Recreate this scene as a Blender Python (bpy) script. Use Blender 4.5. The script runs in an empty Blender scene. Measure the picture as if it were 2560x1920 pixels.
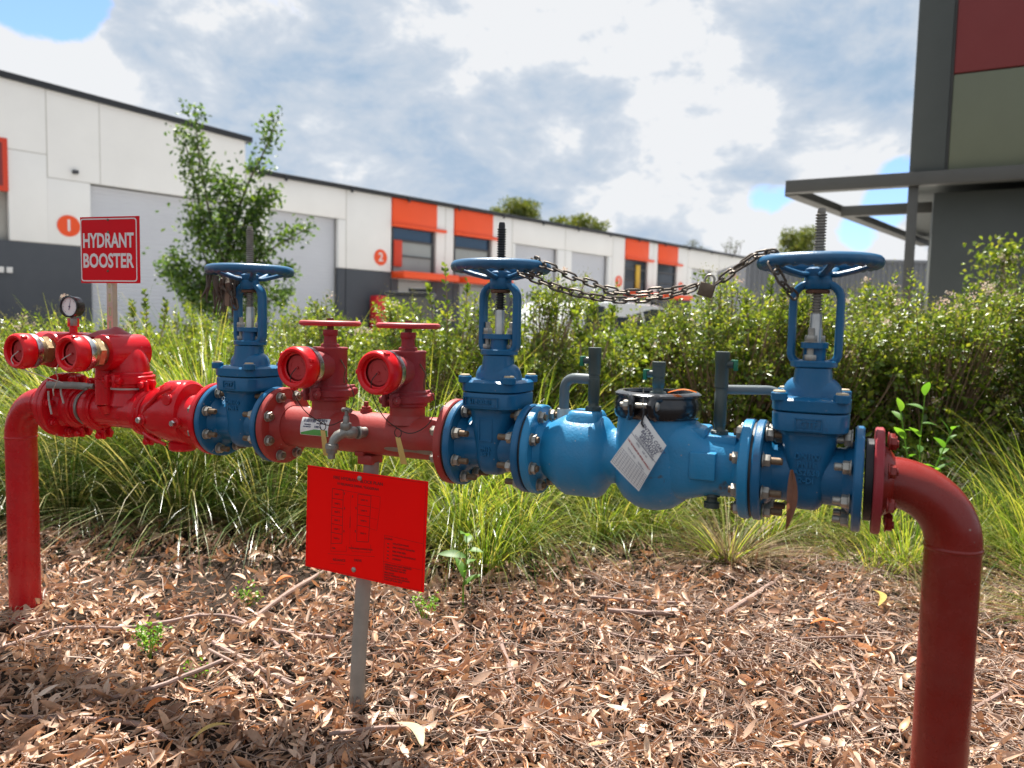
import bpy, bmesh, math, random
import numpy as np
from mathutils import Vector, Matrix, Euler
PI = math.pi
R = math.radians
rng = np.random.default_rng(7)
random.seed(7)
sc = bpy.context.scene
COL = sc.collection

# ------------------------------------------------------------------ camera
cd = bpy.data.cameras.new('camera')
cam = bpy.data.objects.new('camera', cd)
COL.objects.link(cam)
cam.matrix_world = Matrix.Translation((0, 0, 1.10)) @ Euler((R(90 - 4.3), 0, 0)).to_matrix().to_4x4() @ Matrix.Rotation(.022, 4, 'Z')
cd.sensor_fit = 'HORIZONTAL'
cd.sensor_width = 36
cd.lens = 26.74
cd.clip_start = .05
cd.clip_end = 2000
cd.dof.use_dof = True
cd.dof.focus_distance = 2.15
cd.dof.aperture_fstop = 3.1
sc.camera = cam

# ------------------------------------------------------------------ light
SUN_EL, SUN_AZ = R(62), R(-11.5)
sun_vec = Vector((math.sin(SUN_AZ) * math.cos(SUN_EL), math.cos(SUN_AZ) * math.cos(SUN_EL), math.sin(SUN_EL)))
sl = bpy.data.lights.new('sun', 'SUN')
sl.energy = 5.0
sl.angle = R(.53)
sl.color = (1, .955, .88)
so = bpy.data.objects.new('sun', sl)
COL.objects.link(so)
so.rotation_euler = sun_vec.to_track_quat('Z', 'Y').to_euler()
sc.view_settings.view_transform = 'Standard'
sc.view_settings.look = 'None'
sc.view_settings.exposure = 1.22
sc.view_settings.gamma = 1
sc.view_settings.use_curve_mapping = False
sc.cycles.use_denoising = True
sc.cycles.max_bounces = 8
sc.cycles.transparent_max_bounces = 4

# ------------------------------------------------------------------ sky: daylight with broken cloud
w = bpy.data.worlds.new('World')
sc.world = w
w.use_nodes = True
NT = w.node_tree
for n_ in list(NT.nodes):
    NT.nodes.remove(n_)
def nd(nt, t, **kw):
    n = nt.nodes.new(t)
    for k, v in kw.items():
        setattr(n, k, v)
    return n
def math_(nt, op, a, b=None, clamp=False):
    n = nd(nt, 'ShaderNodeMath', operation=op, use_clamp=clamp)
    for i, x in enumerate((a, b)):
        if x is None:
            continue
        if isinstance(x, (int, float)):
            n.inputs[i].default_value = x
        else:
            nt.links.new(x, n.inputs[i])
    return n.outputs[0]
sky = nd(NT, 'ShaderNodeTexSky', sky_type='NISHITA')
sky.sun_disc = False
sky.sun_elevation = SUN_EL
sky.sun_rotation = SUN_AZ
sky.air_density = 1.0
sky.dust_density = .6
sky.ozone_density = 1.6
tc = nd(NT, 'ShaderNodeTexCoord')
DIR = tc.outputs['Generated']
def noise(nt, vec, scale, detail=6, rough=.55, dist=0, off=None):
    n = nd(nt, 'ShaderNodeTexNoise')
    n.inputs['Scale'].default_value = scale
    n.inputs['Detail'].default_value = detail
    n.inputs['Roughness'].default_value = rough
    n.inputs['Distortion'].default_value = dist
    if off:
        m = nd(nt, 'ShaderNodeMapping')
        m.inputs['Location'].default_value = off
        nt.links.new(vec, m.inputs[0])
        vec = m.outputs[0]
    nt.links.new(vec, n.inputs['Vector'])
    return n
st_ = nd(NT, 'ShaderNodeMapping')
st_.inputs['Scale'].default_value = (1, 1, 1.75)
NT.links.new(DIR, st_.inputs[0])
CV = st_.outputs[0]
nA = noise(NT, CV, 3.4, 4, .5, .2, (1.35, .4, 0))
nB = noise(NT, CV, 7.5, 10, .60, .35, (4.3, 2.4, .7))
nC = noise(NT, CV, 17, 8, .62, .3, (2.2, 7.1, 3.3))
# (direction, inner angle, outer angle, weight): the banks of bright cloud, the grey undersides and the blue gaps of that day
def blobs(lst):
    tot = None
    for (d, a0, a1, wt) in lst:
        dp = nd(NT, 'ShaderNodeVectorMath', operation='DOT_PRODUCT')
        NT.links.new(DIR, dp.inputs[0])
        dp.inputs[1].default_value = Vector(d).normalized()
        mr = nd(NT, 'ShaderNodeMapRange', interpolation_type='SMOOTHSTEP')
        mr.inputs['From Min'].default_value = math.cos(R(a1))
        mr.inputs['From Max'].default_value = math.cos(R(a0))
        NT.links.new(dp.outputs['Value'], mr.inputs['Value'])
        o = math_(NT, 'MULTIPLY', mr.outputs[0], wt)
        tot = o if tot is None else math_(NT, 'ADD', tot, o)
    return tot
def at(x, y):      # compass direction of a spot of the sky: tangent of azimuth and of height
    return (x, 1, y)
CLOUD = [(at(-.66, .36), 2, 8, .18), (at(-.58, .26), 2, 6, .13), (at(.05, .43), 2, 8, .15), (at(.20, .335), 1, 5, .14), (at(.30, .315), 1, 4.5, .12),
         (at(.42, .225), 1, 4, .14), (at(.20, .195), 1, 5, .11), (at(.12, .14), 1, 4, .07), (at(.45, .10), 2, 5, .16), (at(.30, .11), 2, 5, .09), (at(-.05, .34), 1, 5, .06),
         (at(-.12, .24), 2, 8, -.12), (at(.04, .25), 2, 7, -.13), (at(-.38, .33), 5, 12, -.09), (at(-.33, .20), 4, 10, -.05), (at(.42, .37), 3, 9, -.13), (at(.30, .21), 1, 4, -.10), (at(.38, .27), 1, 3, -.06)]
GAPS = [(at(-.605, .428), 1.5, 4.6, 1.0), (at(.50, .185), .6, 3.0, .7), (at(.46, .145), .5, 2.5, .4), (at(.33, .185), .5, 2.2, .35), (at(.44, .13), .5, 2, .3)]
dens = math_(NT, 'ADD', math_(NT, 'ADD', math_(NT, 'ADD', math_(NT, 'MULTIPLY', nA.outputs['Fac'], .45), math_(NT, 'MULTIPLY', nB.outputs['Fac'], .95)), math_(NT, 'MULTIPLY', nC.outputs['Fac'], .42)), blobs(CLOUD))
cr = nd(NT, 'ShaderNodeValToRGB')
NT.links.new(dens, cr.inputs[0])
e = cr.color_ramp.elements
e[0].position = .635; e[0].color = (2.1, 2.9, 3.85, 1)
e[1].position = 1.0; e[1].color = (4.95, 5.05, 5.2, 1)
for p_, c_ in ((.74, (2.6, 3.25, 4.1, 1)), (.82, (3.1, 3.6, 4.25, 1)), (.89, (3.45, 3.85, 4.4, 1)), (.955, (4.1, 4.4, 4.8, 1))):
    x_ = e.new(p_); x_.color = c_
gap = math_(NT, 'ADD', blobs(GAPS), math_(NT, 'MULTIPLY', math_(NT, 'SUBTRACT', nB.outputs['Fac'], .5), 1.6))
gmr = nd(NT, 'ShaderNodeMapRange', interpolation_type='SMOOTHSTEP')
gmr.inputs['From Min'].default_value = .30; gmr.inputs['From Max'].default_value = .55
NT.links.new(gap, gmr.inputs['Value'])
blue = nd(NT, 'ShaderNodeMix', data_type='RGBA', blend_type='MULTIPLY')
blue.inputs[0].default_value = 1
NT.links.new(sky.outputs[0], blue.inputs[6]); blue.inputs[7].default_value = (.80, .95, 1.25, 1)
mx = nd(NT, 'ShaderNodeMix', data_type='RGBA')
NT.links.new(gmr.outputs[0], mx.inputs[0]); NT.links.new(cr.outputs[0], mx.inputs[6]); NT.links.new(blue.outputs[2], mx.inputs[7])
bg = nd(NT, 'ShaderNodeBackground')
bg.inputs[1].default_value = .076
NT.links.new(mx.outputs[2], bg.inputs[0])
wo = nd(NT, 'ShaderNodeOutputWorld')
NT.links.new(bg.outputs[0], wo.inputs[0])

# ------------------------------------------------------------------ materials
def new_mat(name):
    m = bpy.data.materials.new(name)
    m.use_nodes = True
    nt = m.node_tree
    return m, nt, nt.nodes['Principled BSDF'], nt.nodes['Material Output']
def pmat(name, col, rough=.45, metal=0., var=.10, vscale=7., bump=.12, bscale=90., spec=.5, second=None, sfac=.5, sscale=5., coat=0., dust=0.):
    """paint / metal / plastic: base colour with slow variation, optional second colour in worn patches, fine relief"""
    m, nt, bs, out = new_mat(name)
    t = nd(nt, 'ShaderNodeTexCoord')
    n1 = noise(nt, t.outputs['Object'], vscale, 5, .6)
    mxn = nd(nt, 'ShaderNodeMix', data_type='RGBA')
    nt.links.new(n1.outputs['Fac'], mxn.inputs[0])
    mxn.inputs[6].default_value = (*[c * (1 - 2 * var) for c in col], 1)
    mxn.inputs[7].default_value = (*[min(1, c * (1 + 2 * var)) for c in col], 1)
    c_out = mxn.outputs[2]
    if second:
        n2 = noise(nt, t.outputs['Object'], sscale, 7, .65, .3, (3, 1, 2))
        mr = nd(nt, 'ShaderNodeMapRange')
        mr.inputs['From Min'].default_value = sfac; mr.inputs['From Max'].default_value = sfac + .05
        nt.links.new(n2.outputs['Fac'], mr.inputs['Value'])
        m2 = nd(nt, 'ShaderNodeMix', data_type='RGBA')
        nt.links.new(mr.outputs[0], m2.inputs[0]); nt.links.new(c_out, m2.inputs[6]); m2.inputs[7].default_value = (*second, 1)
        c_out = m2.outputs[2]
    if dust:
        n5 = noise(nt, t.outputs['Object'], 5.5, 8, .7, .4, (7, 2, 5))
        mr5 = nd(nt, 'ShaderNodeMapRange')
        mr5.inputs['From Min'].default_value = .42; mr5.inputs['From Max'].default_value = .72; mr5.inputs['To Max'].default_value = dust
        nt.links.new(n5.outputs['Fac'], mr5.inputs['Value'])
        m5 = nd(nt, 'ShaderNodeMix', data_type='RGBA')
        nt.links.new(mr5.outputs[0], m5.inputs[0]); nt.links.new(c_out, m5.inputs[6]); m5.inputs[7].default_value = (.30, .24, .20, 1)
        vo = nd(nt, 'ShaderNodeTexVoronoi'); vo.inputs['Scale'].default_value = 55
        nt.links.new(t.outputs['Object'], vo.inputs['Vector'])
        n6 = noise(nt, t.outputs['Object'], 9, 3, .5, 0, (1, 8, 2))
        thr = math_(nt, 'LESS_THAN', vo.outputs['Distance'], math_(nt, 'MULTIPLY', math_(nt, 'MAXIMUM', math_(nt, 'SUBTRACT', n6.outputs['Fac'], .5), 0.), .95))
        m6 = nd(nt, 'ShaderNodeMix', data_type='RGBA')
        nt.links.new(math_(nt, 'MULTIPLY', thr, .55), m6.inputs[0]); nt.links.new(m5.outputs[2], m6.inputs[6]); m6.inputs[7].default_value = (.40, .33, .29, 1)
        c_out = m6.outputs[2]
    nt.links.new(c_out, bs.inputs['Base Color'])
    bs.inputs['Metallic'].default_value = metal
    bs.inputs['Specular IOR Level'].default_value = spec
    if coat:
        bs.inputs['Coat Weight'].default_value = coat
        bs.inputs['Coat Roughness'].default_value = .15
    r_ = nd(nt, 'ShaderNodeMapRange')
    r_.inputs['To Min'].default_value = max(.02, rough - .12); r_.inputs['To Max'].default_value = min(1, rough + .14)
    n3 = noise(nt, t.outputs['Object'], vscale * 3, 4, .6)
    nt.links.new(n3.outputs['Fac'], r_.inputs['Value']); nt.links.new(r_.outputs[0], bs.inputs['Roughness'])
    if bump:
        n4 = noise(nt, t.outputs['Object'], bscale, 3, .6)
        b = nd(nt, 'ShaderNodeBump')
        b.inputs['Strength'].default_value = bump; b.inputs['Distance'].default_value = .3 / bscale
        nt.links.new(n4.outputs['Fac'], b.inputs['Height']); nt.links.new(b.outputs[0], bs.inputs['Normal'])
    return m
def leaf_mat(name, cols, trans, tcol, rough=.45, src='island', spec=.5, mottle=.25, mscale=60):
    """leaf: colour picked per leaf, half of the light comes through"""
    m, nt, bs, out = new_mat(name)
    if src == 'island':
        rnd = nd(nt, 'ShaderNodeNewGeometry').outputs['Random Per Island']
    else:
        rnd = nd(nt, 'ShaderNodeObjectInfo').outputs['Random']
    cr_ = nd(nt, 'ShaderNodeValToRGB')
    cr_.color_ramp.interpolation = 'LINEAR'
    el = cr_.color_ramp.elements
    while len(el) > 1:
        el.remove(el[0])
    el[0].position = 0; el[0].color = (*cols[0], 1)
    for i, c in enumerate(cols[1:], 1):
        x = el.new(i / (len(cols) - 1)); x.color = (*c, 1)
    nt.links.new(rnd, cr_.inputs[0])
    t = nd(nt, 'ShaderNodeTexCoord')
    n1 = noise(nt, t.outputs['Object'], mscale, 4, .6)
    mr = nd(nt, 'ShaderNodeMapRange'); mr.inputs['To Min'].default_value = 1 - mottle; mr.inputs['To Max'].default_value = 1 + mottle
    nt.links.new(n1.outputs['Fac'], mr.inputs['Value'])
    mul = nd(nt, 'ShaderNodeMix', data_type='RGBA', blend_type='MULTIPLY'); mul.inputs[0].default_value = 1
    nt.links.new(cr_.outputs[0], mul.inputs[6]); nt.links.new(mr.outputs[0], mul.inputs[7])
    nt.links.new(mul.outputs[2], bs.inputs['Base Color'])
    bs.inputs['Roughness'].default_value = rough
    bs.inputs['Specular IOR Level'].default_value = spec
    tr = nd(nt, 'ShaderNodeBsdfTranslucent')
    m3 = nd(nt, 'ShaderNodeMix', data_type='RGBA', blend_type='MULTIPLY'); m3.inputs[0].default_value = 1
    nt.links.new(mul.outputs[2], m3.inputs[6]); m3.inputs[7].default_value = (*tcol, 1)
    nt.links.new(m3.outputs[2], tr.inputs[0])
    ms = nd(nt, 'ShaderNodeMixShader'); ms.inputs[0].default_value = trans
    nt.links.new(bs.outputs[0], ms.inputs[1]); nt.links.new(tr.outputs[0], ms.inputs[2]); nt.links.new(ms.outputs[0], out.inputs[0])
    return m
M = {}
M['blue'] = pmat('blue valve enamel', (.002, .108, .245), .31, dust=0.08, spec=.38, var=.10, bump=.22, bscale=160, second=(.02, .09, .2), sfac=.63, sscale=9)
M['blue_light'] = pmat('light blue backflow enamel', (.012, .215, .43), .38, dust=0.12, spec=.36, var=.12, bump=.45, bscale=150, second=(.06, .075, .085), sfac=.64, sscale=10)
M['blue_wheel'] = pmat('worn blue handwheel enamel', (.002, .092, .21), .36, dust=0.12, spec=.4, var=.16, bump=.3, bscale=120, second=(.05, .045, .045), sfac=.665, sscale=22)
M['red'] = pmat('glossy red pipe paint', (.56, .002, .010), .22, dust=0.06, var=.10, bump=.18, bscale=140, spec=.38, second=(.42, .012, .02), sfac=.66, sscale=18)
M['red_pipe'] = pmat('red pipe paint with chips', (.46, .004, .009), .27, dust=0.10, spec=.38, var=.10, bump=.12, bscale=90, second=(.50, .16, .14), sfac=.705, sscale=45)
M['red_riser'] = pmat('dark red riser paint', (.215, .012, .007), .27, dust=0.10, spec=.4, var=.12, bump=.10, bscale=60, second=(.27, .03, .025), sfac=.62, sscale=6)
M['red_faded'] = pmat('sun faded red paint', (.335, .030, .025), .48, dust=0.18, spec=.4, var=.16, bump=.2, bscale=120, second=(.30, .22, .20), sfac=.70, sscale=14)
M['maroon'] = pmat('faded maroon casting', (.28, .020, .029), .48, dust=0.15, spec=.35, var=.16, bump=.35, bscale=170, second=(.38, .16, .15), sfac=.71, sscale=30)
M['cap'] = pmat('bright red plastic cap', (.68, .004, .009), .30, spec=.4, var=.06, bump=.08, bscale=80)
M['cap_face'] = pmat('dull red cap disc', (.46, .035, .035), .6, var=.14, bump=.15, bscale=120)
M['steel'] = pmat('stainless band', (.62, .63, .64), .26, 1., var=.06, bump=.1, bscale=60)
M['galv'] = pmat('weathered galvanised steel', (.27, .26, .235), .5, .75, var=.16, vscale=30, bump=.2, bscale=150)
M['nut'] = pmat('dull zinc nut', (.36, .34, .30), .48, .7, var=.2, vscale=60, bump=.25, bscale=200)
M['rod'] = pmat('rusty stud', (.18, .125, .08), .6, .55, var=.25, vscale=80, bump=.3, bscale=250)
M['thread'] = pmat('greased spindle thread', (.26, .235, .20), .42, .6, var=.25, vscale=60, bump=.1)
M['thread_dark'] = pmat('black greased spindle thread', (.035, .035, .037), .38, .5, var=.25, vscale=60, bump=.1)
M['sleeve'] = pmat('bright spindle steel', (.50, .49, .46), .38, .7, var=.15, vscale=40, bump=.1)
M['brass'] = pmat('tarnished bronze', (.36, .27, .15), .4, .9, var=.2, vscale=40, bump=.15)
M['black'] = pmat('black rubber', (.016, .016, .018), .5, var=.2, bump=.2)
M['blackcoat'] = pmat('black clamp enamel', (.013, .013, .015), .22, var=.2, bump=.15, bscale=120, coat=.4)
M['pvc'] = pmat('dark grey green fitting', (.050, .068, .062), .45, var=.12, bump=.1)
M['pvcgrey'] = pmat('grey conduit', (.13, .155, .165), .4, var=.1, bump=.1)
M['white_union'] = pmat('dirty white union', (.5, .5, .46), .5, var=.2, bump=.1)
M['greenlever'] = pmat('green plastic lever', (.005, .16, .08), .4, var=.1, bump=0)
M['postgrey'] = pmat('grey weathered pipe post', (.27, .255, .225), .7, .1, var=.18, vscale=14, bump=.25, bscale=110, second=(.13, .12, .105), sfac=.70, sscale=30)
M['strut'] = pmat('cream slotted strut', (.50, .46, .36), .5, .3, var=.15, bump=.15)
M['sign_red'] = pmat('red sign face', (.66, .002, .010), .4, spec=.15, var=.02, bump=0)
M['plan_red'] = pmat('fluorescent red engraved board', (.97, .003, .002), .45, spec=.12, var=.015, bump=.03, bscale=30)
M['plan_ink'] = pmat('dark red engraving', (.16, .004, .004), .6, var=.1, bump=0)
M['white_print'] = pmat('white sign print', (.74, .72, .70), .5, var=.03, bump=0)
M['paper'] = pmat('weathered white tag card', (.80, .79, .76), .6, var=.08, vscale=20, bump=.06, bscale=40)
M['ink'] = pmat('printed ink', (.05, .05, .12), .7, var=.1, bump=0)
M['ink_red'] = pmat('red printed ink', (.35, .03, .03), .7, var=.1, bump=0)
M['sticker_green'] = pmat('green sticker band', (.10, .36, .08), .5, var=.08, bump=0)
M['tagyellow'] = pmat('yellow embossed tag', (.55, .36, .10), .55, var=.14, vscale=40, bump=.3, bscale=300)
M['wire'] = pmat('dark wire', (.06, .045, .04), .5, .6, var=.2, bump=0)
M['lightwire'] = pmat('pale nylon cord', (.5, .47, .43), .6, var=.1, bump=0)
M['chain'] = pmat('rusty dark chain steel', (.115, .095, .078), .5, .7, var=.3, vscale=60, bump=.3, bscale=250, second=(.20, .10, .05), sfac=.62, sscale=60)
M['padlock'] = pmat('weathered brass padlock', (.16, .115, .08), .55, .5, var=.3, vscale=40, bump=.25, bscale=200)
M['dial'] = pmat('gauge dial', (.75, .75, .74), .35, var=.02, bump=0)
M['rust'] = pmat('rusty collar', (.15, .075, .045), .7, .3, var=.3, vscale=50, bump=.4, bscale=200)
M['tan'] = pmat('tan plastic bolt cap', (.50, .40, .26), .6, var=.15, bump=.1)
M['soil'] = pmat('dark mulch soil', (.026, .017, .012), .95, var=.4, vscale=14, bump=1., bscale=45, spec=.15)
M['concrete'] = pmat('pale concrete driveway', (.40, .385, .36), .85, var=.1, vscale=.8, bump=.15, bscale=30)  # hidden paving, made this pale to bounce sunlight onto the shaded warehouse walls
M['asphalt'] = pmat('asphalt', (.06, .06, .062), .9, var=.15, vscale=3, bump=.3, bscale=30)
M['wall_white'] = pmat('white precast panel', (.84, .825, .80), .75, var=.045, vscale=.5, bump=.06, bscale=6)
M['wall_joint'] = pmat('panel joint sealant', (.50, .48, .44), .8, var=.05, bump=0)
M['door_grey'] = pmat('light grey roller door', (.56, .57, .61), .5, var=.04, vscale=.5, bump=0)
M['dado'] = pmat('charcoal painted precast', (.070, .076, .088), .75, var=.08, vscale=.8, bump=.1, bscale=8)
M['orange'] = pmat('orange cladding', (.86, .085, .012), .45, var=.04, vscale=.8, bump=.04, bscale=6)
M['darkorange'] = pmat('red orange trim', (.62, .045, .012), .5, var=.06, vscale=.8, bump=0)
M['gutter'] = pmat('black gutter', (.018, .019, .022), .45, var=.1, vscale=1, bump=0)
M['glass_blue'] = pmat('blue tinted glass', (.016, .055, .115), .12, var=.1, vscale=.5, bump=0, spec=.7)
M['glass_pale'] = pmat('window with blinds', (.33, .355, .345), .3, var=.1, vscale=.7, bump=0)
M['glass_dark'] = pmat('dark window glass', (.03, .04, .055), .1, var=.2, vscale=.6, bump=0, spec=.7)
M['yellow'] = pmat('yellow paint', (.65, .42, .04), .5, var=.1, bump=0)
M['office_dark'] = pmat('dark olive cladding', (.075, .082, .076), .6, var=.08, vscale=1, bump=.06, bscale=10)
M['office_green'] = pmat('sage green panel', (.150, .160, .105), .65, var=.06, vscale=1, bump=.06, bscale=10)
M['office_red'] = pmat('maroon panel', (.20, .028, .028), .6, var=.08, vscale=1, bump=.06, bscale=10)
M['beam'] = pmat('dark steel beam paint', (.085, .081, .072), .5, var=.08, vscale=2, bump=.04)
M['shed'] = pmat('grey corrugated sheet', (.175, .185, .205), .45, .15, var=.05, vscale=.6, bump=0)
M['car_white'] = pmat('white car paint', (.78, .79, .80), .22, var=.01, bump=0, coat=.6)
M['tyre'] = pmat('tyre rubber', (.02, .02, .02), .8, var=.1, bump=.1)
M['cabinet'] = pmat('charcoal steel cabinet', (.055, .055, .06), .5, var=.06, vscale=2, bump=0)
M['hosered'] = pmat('red hose cabinet', (.62, .02, .03), .4, var=.05, vscale=2, bump=0)
M['bark'] = pmat('bark', (.11, .085, .065), .85, var=.25, vscale=12, bump=.6, bscale=40)
M['twig'] = pmat('grey brown twig', (.24, .16, .115), .8, var=.3, vscale=12, bump=.3, bscale=120)
M['stick'] = pmat('purplish brown fallen stick', (.29, .19, .155), .7, var=.3, vscale=9, bump=.35, bscale=90)
M['hedge_leaf'] = leaf_mat('hedge leaf', [(.040, .080, .012), (.095, .155, .020), (.14, .215, .026), (.20, .28, .034), (.31, .34, .05)], .40, (1.8, 1.6, .8), .32, spec=.55)
M['hedge_fine'] = leaf_mat('spent flower stalks', [(.16, .14, .05), (.24, .22, .08), (.30, .30, .11), (.17, .21, .05), (.34, .31, .18)], .35, (1.5, 1.4, .9), .7, spec=.2)
M['petal'] = leaf_mat('pink white blossom', [(.62, .46, .40), (.70, .58, .50), (.74, .68, .60), (.56, .34, .26)], .4, (1, .95, .9), .6, spec=.2)
M['grass'] = leaf_mat('mat rush blade', [(.05, .11, .016), (.09, .16, .022), (.14, .21, .03), (.21, .27, .045), (.32, .32, .08), (.44, .39, .19)], .42, (1.9, 1.8, .8), .32, spec=.55, mscale=20)
M['dry_grass'] = leaf_mat('dry mat rush blade', [(.14, .09, .05), (.26, .19, .10), (.34, .27, .15), (.16, .12, .07), (.12, .14, .03)], .3, (1.2, 1.1, .9), .6, spec=.3, mscale=20)
LIT = [(.17, .085, .052), (.43, .265, .175), (.57, .38, .265), (.63, .45, .33), (.52, .335, .235), (.67, .52, .40), (.33, .18, .115), (.60, .42, .30), (.54, .24, .10), (.62, .47, .34)]
M['litter'] = leaf_mat('dry gum leaf', LIT, .15, (1.25, 1., .75), .45, spec=.45, mottle=.35, mscale=90)
M['litter_one'] = leaf_mat('dry gum leaf single', LIT, .2, (1.25, 1., .75), .5, src='object', spec=.4, mottle=.35, mscale=90)
M['litter_twig'] = leaf_mat('fine litter twig', [(.16, .11, .085), (.28, .195, .155), (.40, .30, .24), (.24, .155, .125)], .0, (1, 1, 1), .7, spec=.3)
M['leaf_orange'] = leaf_mat('orange fallen leaf', [(.62, .15, .02), (.66, .2, .03)], .4, (1.3, 1.1, .6), .5)
M['leaf_yellow'] = leaf_mat('yellow fallen leaf', [(.62, .42, .10), (.66, .48, .16)], .4, (1.2, 1.1, .7), .5)
M['leaf_cream'] = leaf_mat('pale cream fallen leaf', [(.62, .55, .36), (.6, .5, .3)], .35, (1.1, 1.05, .8), .5)
M['leaf_brown'] = leaf_mat('brown hanging leaf', [(.25, .115, .07), (.28, .13, .08)], .35, (1.3, 1, .7), .5, mottle=.5, mscale=30)
M['young_leaf'] = leaf_mat('young broad leaf', [(.06, .16, .02), (.10, .24, .03), (.13, .27, .04)], .5, (1.9, 1.7, .8), .5, src='object', spec=.6, mscale=20)
M['weed'] = leaf_mat('bright weed leaf', [(.14, .30, .03), (.2, .36, .05), (.11, .24, .03)], .45, (1.6, 1.5, .8), .45)
M['sap_leaf'] = leaf_mat('sapling leaf', [(.020, .052, .010), (.04, .092, .015), (.075, .145, .022), (.13, .21, .032)], .42, (2., 1.8, .8), .4)
M['tree_leaf'] = leaf_mat('gum tree leaf', [(.045, .075, .012), (.08, .12, .018), (.13, .165, .025), (.18, .19, .035)], .35, (1.7, 1.5, .8), .5)
M['wispy_leaf'] = leaf_mat('olive far tree leaf', [(.05, .065, .03), (.08, .095, .045)], .3, (1.4, 1.3, .9), .6)

# ------------------------------------------------------------------ helpers
class MB:
    """collects geometry and links it as ONE mesh object"""
    def __init__(s):
        s.v = []; s.f = []; s.mi = []; s.cur = 0
    def add(s, vs, fs):
        o = len(s.v)
        s.v += [tuple(p) for p in vs]
        s.f += [tuple(i + o for i in f) for f in fs]
        s.mi += [s.cur] * len(fs)
        return s
    def slot(s, i):
        s.cur = i
        return s
    def lathe(s, prof, o=(0, 0, 0), ax=(0, 0, 1), seg=32, sx=1., sy=1., a0=0.):
        """prof = [(radius, distance along axis)...]; closed where radius is 0"""
        ax = Vector(ax).normalized(); o = Vector(o)
        ref = Vector((0, 0, 1)) if abs(ax.z) < .9 else Vector((1, 0, 0))
        X = ref.cross(ax).normalized(); Y = ax.cross(X)
        vs, fs, rows = [], [], []
        for r_, d_ in prof:
            if r_ < 1e-6:
                rows.append([len(vs)]); vs.append(o + ax * d_)
            else:
                st = len(vs)
                for k in range(seg):
                    a = a0 + 2 * PI * k / seg
                    vs.append(o + ax * d_ + X * (r_ * math.cos(a) * sx) + Y * (r_ * math.sin(a) * sy))
                rows.append(list(range(st, st + seg)))
        for A_, B_ in zip(rows, rows[1:]):
            for k in range(seg):
                k2 = (k + 1) % seg
                if len(A_) == 1 and len(B_) == 1:
                    continue
                if len(A_) == 1:
                    fs.append((A_[0], B_[k2], B_[k]))
                elif len(B_) == 1:
                    fs.append((A_[k], A_[k2], B_[0]))
                else:
                    fs.append((A_[k], A_[k2], B_[k2], B_[k]))
        return s.add(vs, fs)
    def cyl(s, p0, p1, r, seg=20, r2=None, bev=0.):
        p0 = Vector(p0); p1 = Vector(p1); L = (p1 - p0).length
        r2 = r if r2 is None else r2
        b = bev
        prof = [(0, 0), (r - b, 0), (r, b), (r2, L - b), (r2 - b, L), (0, L)] if b else [(0, 0), (r, 0), (r2, L), (0, L)]
        return s.lathe(prof, p0, p1 - p0, seg)
    def hexn(s, p0, p1, r, a0=0.):
        p0 = Vector(p0); p1 = Vector(p1); L = (p1 - p0).length
        return s.lathe([(0, 0), (r * .93, 0), (r, L * .12), (r, L * .85), (r * .9, L), (0, L)], p0, p1 - p0, 6, a0=a0)
    def tube(s, pts, r, seg=10, closed=False, ry=None, up=None, caps=True):
        """sweep an ellipse r x ry along pts (r may be a list)"""
        pts = [Vector(p) for p in pts]; n = len(pts)
        rs = r if isinstance(r, (list, tuple)) else [r] * n
        vs, fs = [], []
        prevN = None
        for i, p in enumerate(pts):
            a = pts[(i - 1) % n] if (closed or i > 0) else p
            b = pts[(i + 1) % n] if (closed or i < n - 1) else p
            T = (b - a).normalized()
            if up is not None:
                N = Vector(up) - T * T.dot(Vector(up)); N.normalize()
            elif prevN is None:
                N = T.orthogonal().normalized()
            else:
                N = prevN - T * T.dot(prevN); N.normalize()
            prevN = N
            B = T.cross(N)
            q = (ry / r) if (ry and not isinstance(r, (list, tuple))) else 1.
            for k in range(seg):
                t_ = 2 * PI * k / seg
                vs.append(p + N * (rs[i] * q * math.cos(t_)) + B * (rs[i] * math.sin(t_)))
        for i in range(n if closed else n - 1):
            j = (i + 1) % n
            for k in range(seg):
                k2 = (k + 1) % seg
                fs.append((i * seg + k, i * seg + k2, j * seg + k2, j * seg + k))
        if caps and not closed:
            fs.append(tuple(range(seg - 1, -1, -1)))
            fs.append(tuple((n - 1) * seg + k for k in range(seg)))
        return s.add(vs, fs)
    def box(s, c, size, bev=0., rot=None):
        bm = bmesh.new()
        bmesh.ops.create_cube(bm, size=1)
        for v in bm.verts:
            v.co = Vector((v.co.x * size[0], v.co.y * size[1], v.co.z * size[2]))
        if bev:
            bmesh.ops.bevel(bm, geom=list(bm.edges), offset=bev, segments=2, affect='EDGES', profile=.5)
        c = Vector(c)
        bm.verts.index_update()
        vs = [(rot @ v.co if rot is not None else v.co) + c for v in bm.verts]
        fs = [tuple(v.index for v in f.verts) for f in bm.faces]
        bm.free()
        return s.add(vs, fs)
    def span(s, x0, x1, y0, y1, z0, z1, bev=0.):
        return s.box(((x0 + x1) / 2, (y0 + y1) / 2, (z0 + z1) / 2), (abs(x1 - x0), abs(y1 - y0), abs(z1 - z0)), bev)
    def loft(s, rings, cap=True):
        n = len(rings[0]); vs = []; fs = []
        for rg in rings:
            vs += [tuple(p) for p in rg]
        for i in range(len(rings) - 1):
            for k in range(n):
                k2 = (k + 1) % n
                fs.append((i * n + k, i * n + k2, (i + 1) * n + k2, (i + 1) * n + k))
        if cap:
            fs.append(tuple(range(n - 1, -1, -1)))
            fs.append(tuple((len(rings) - 1) * n + k for k in range(n)))
        return s.add(vs, fs)
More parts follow.
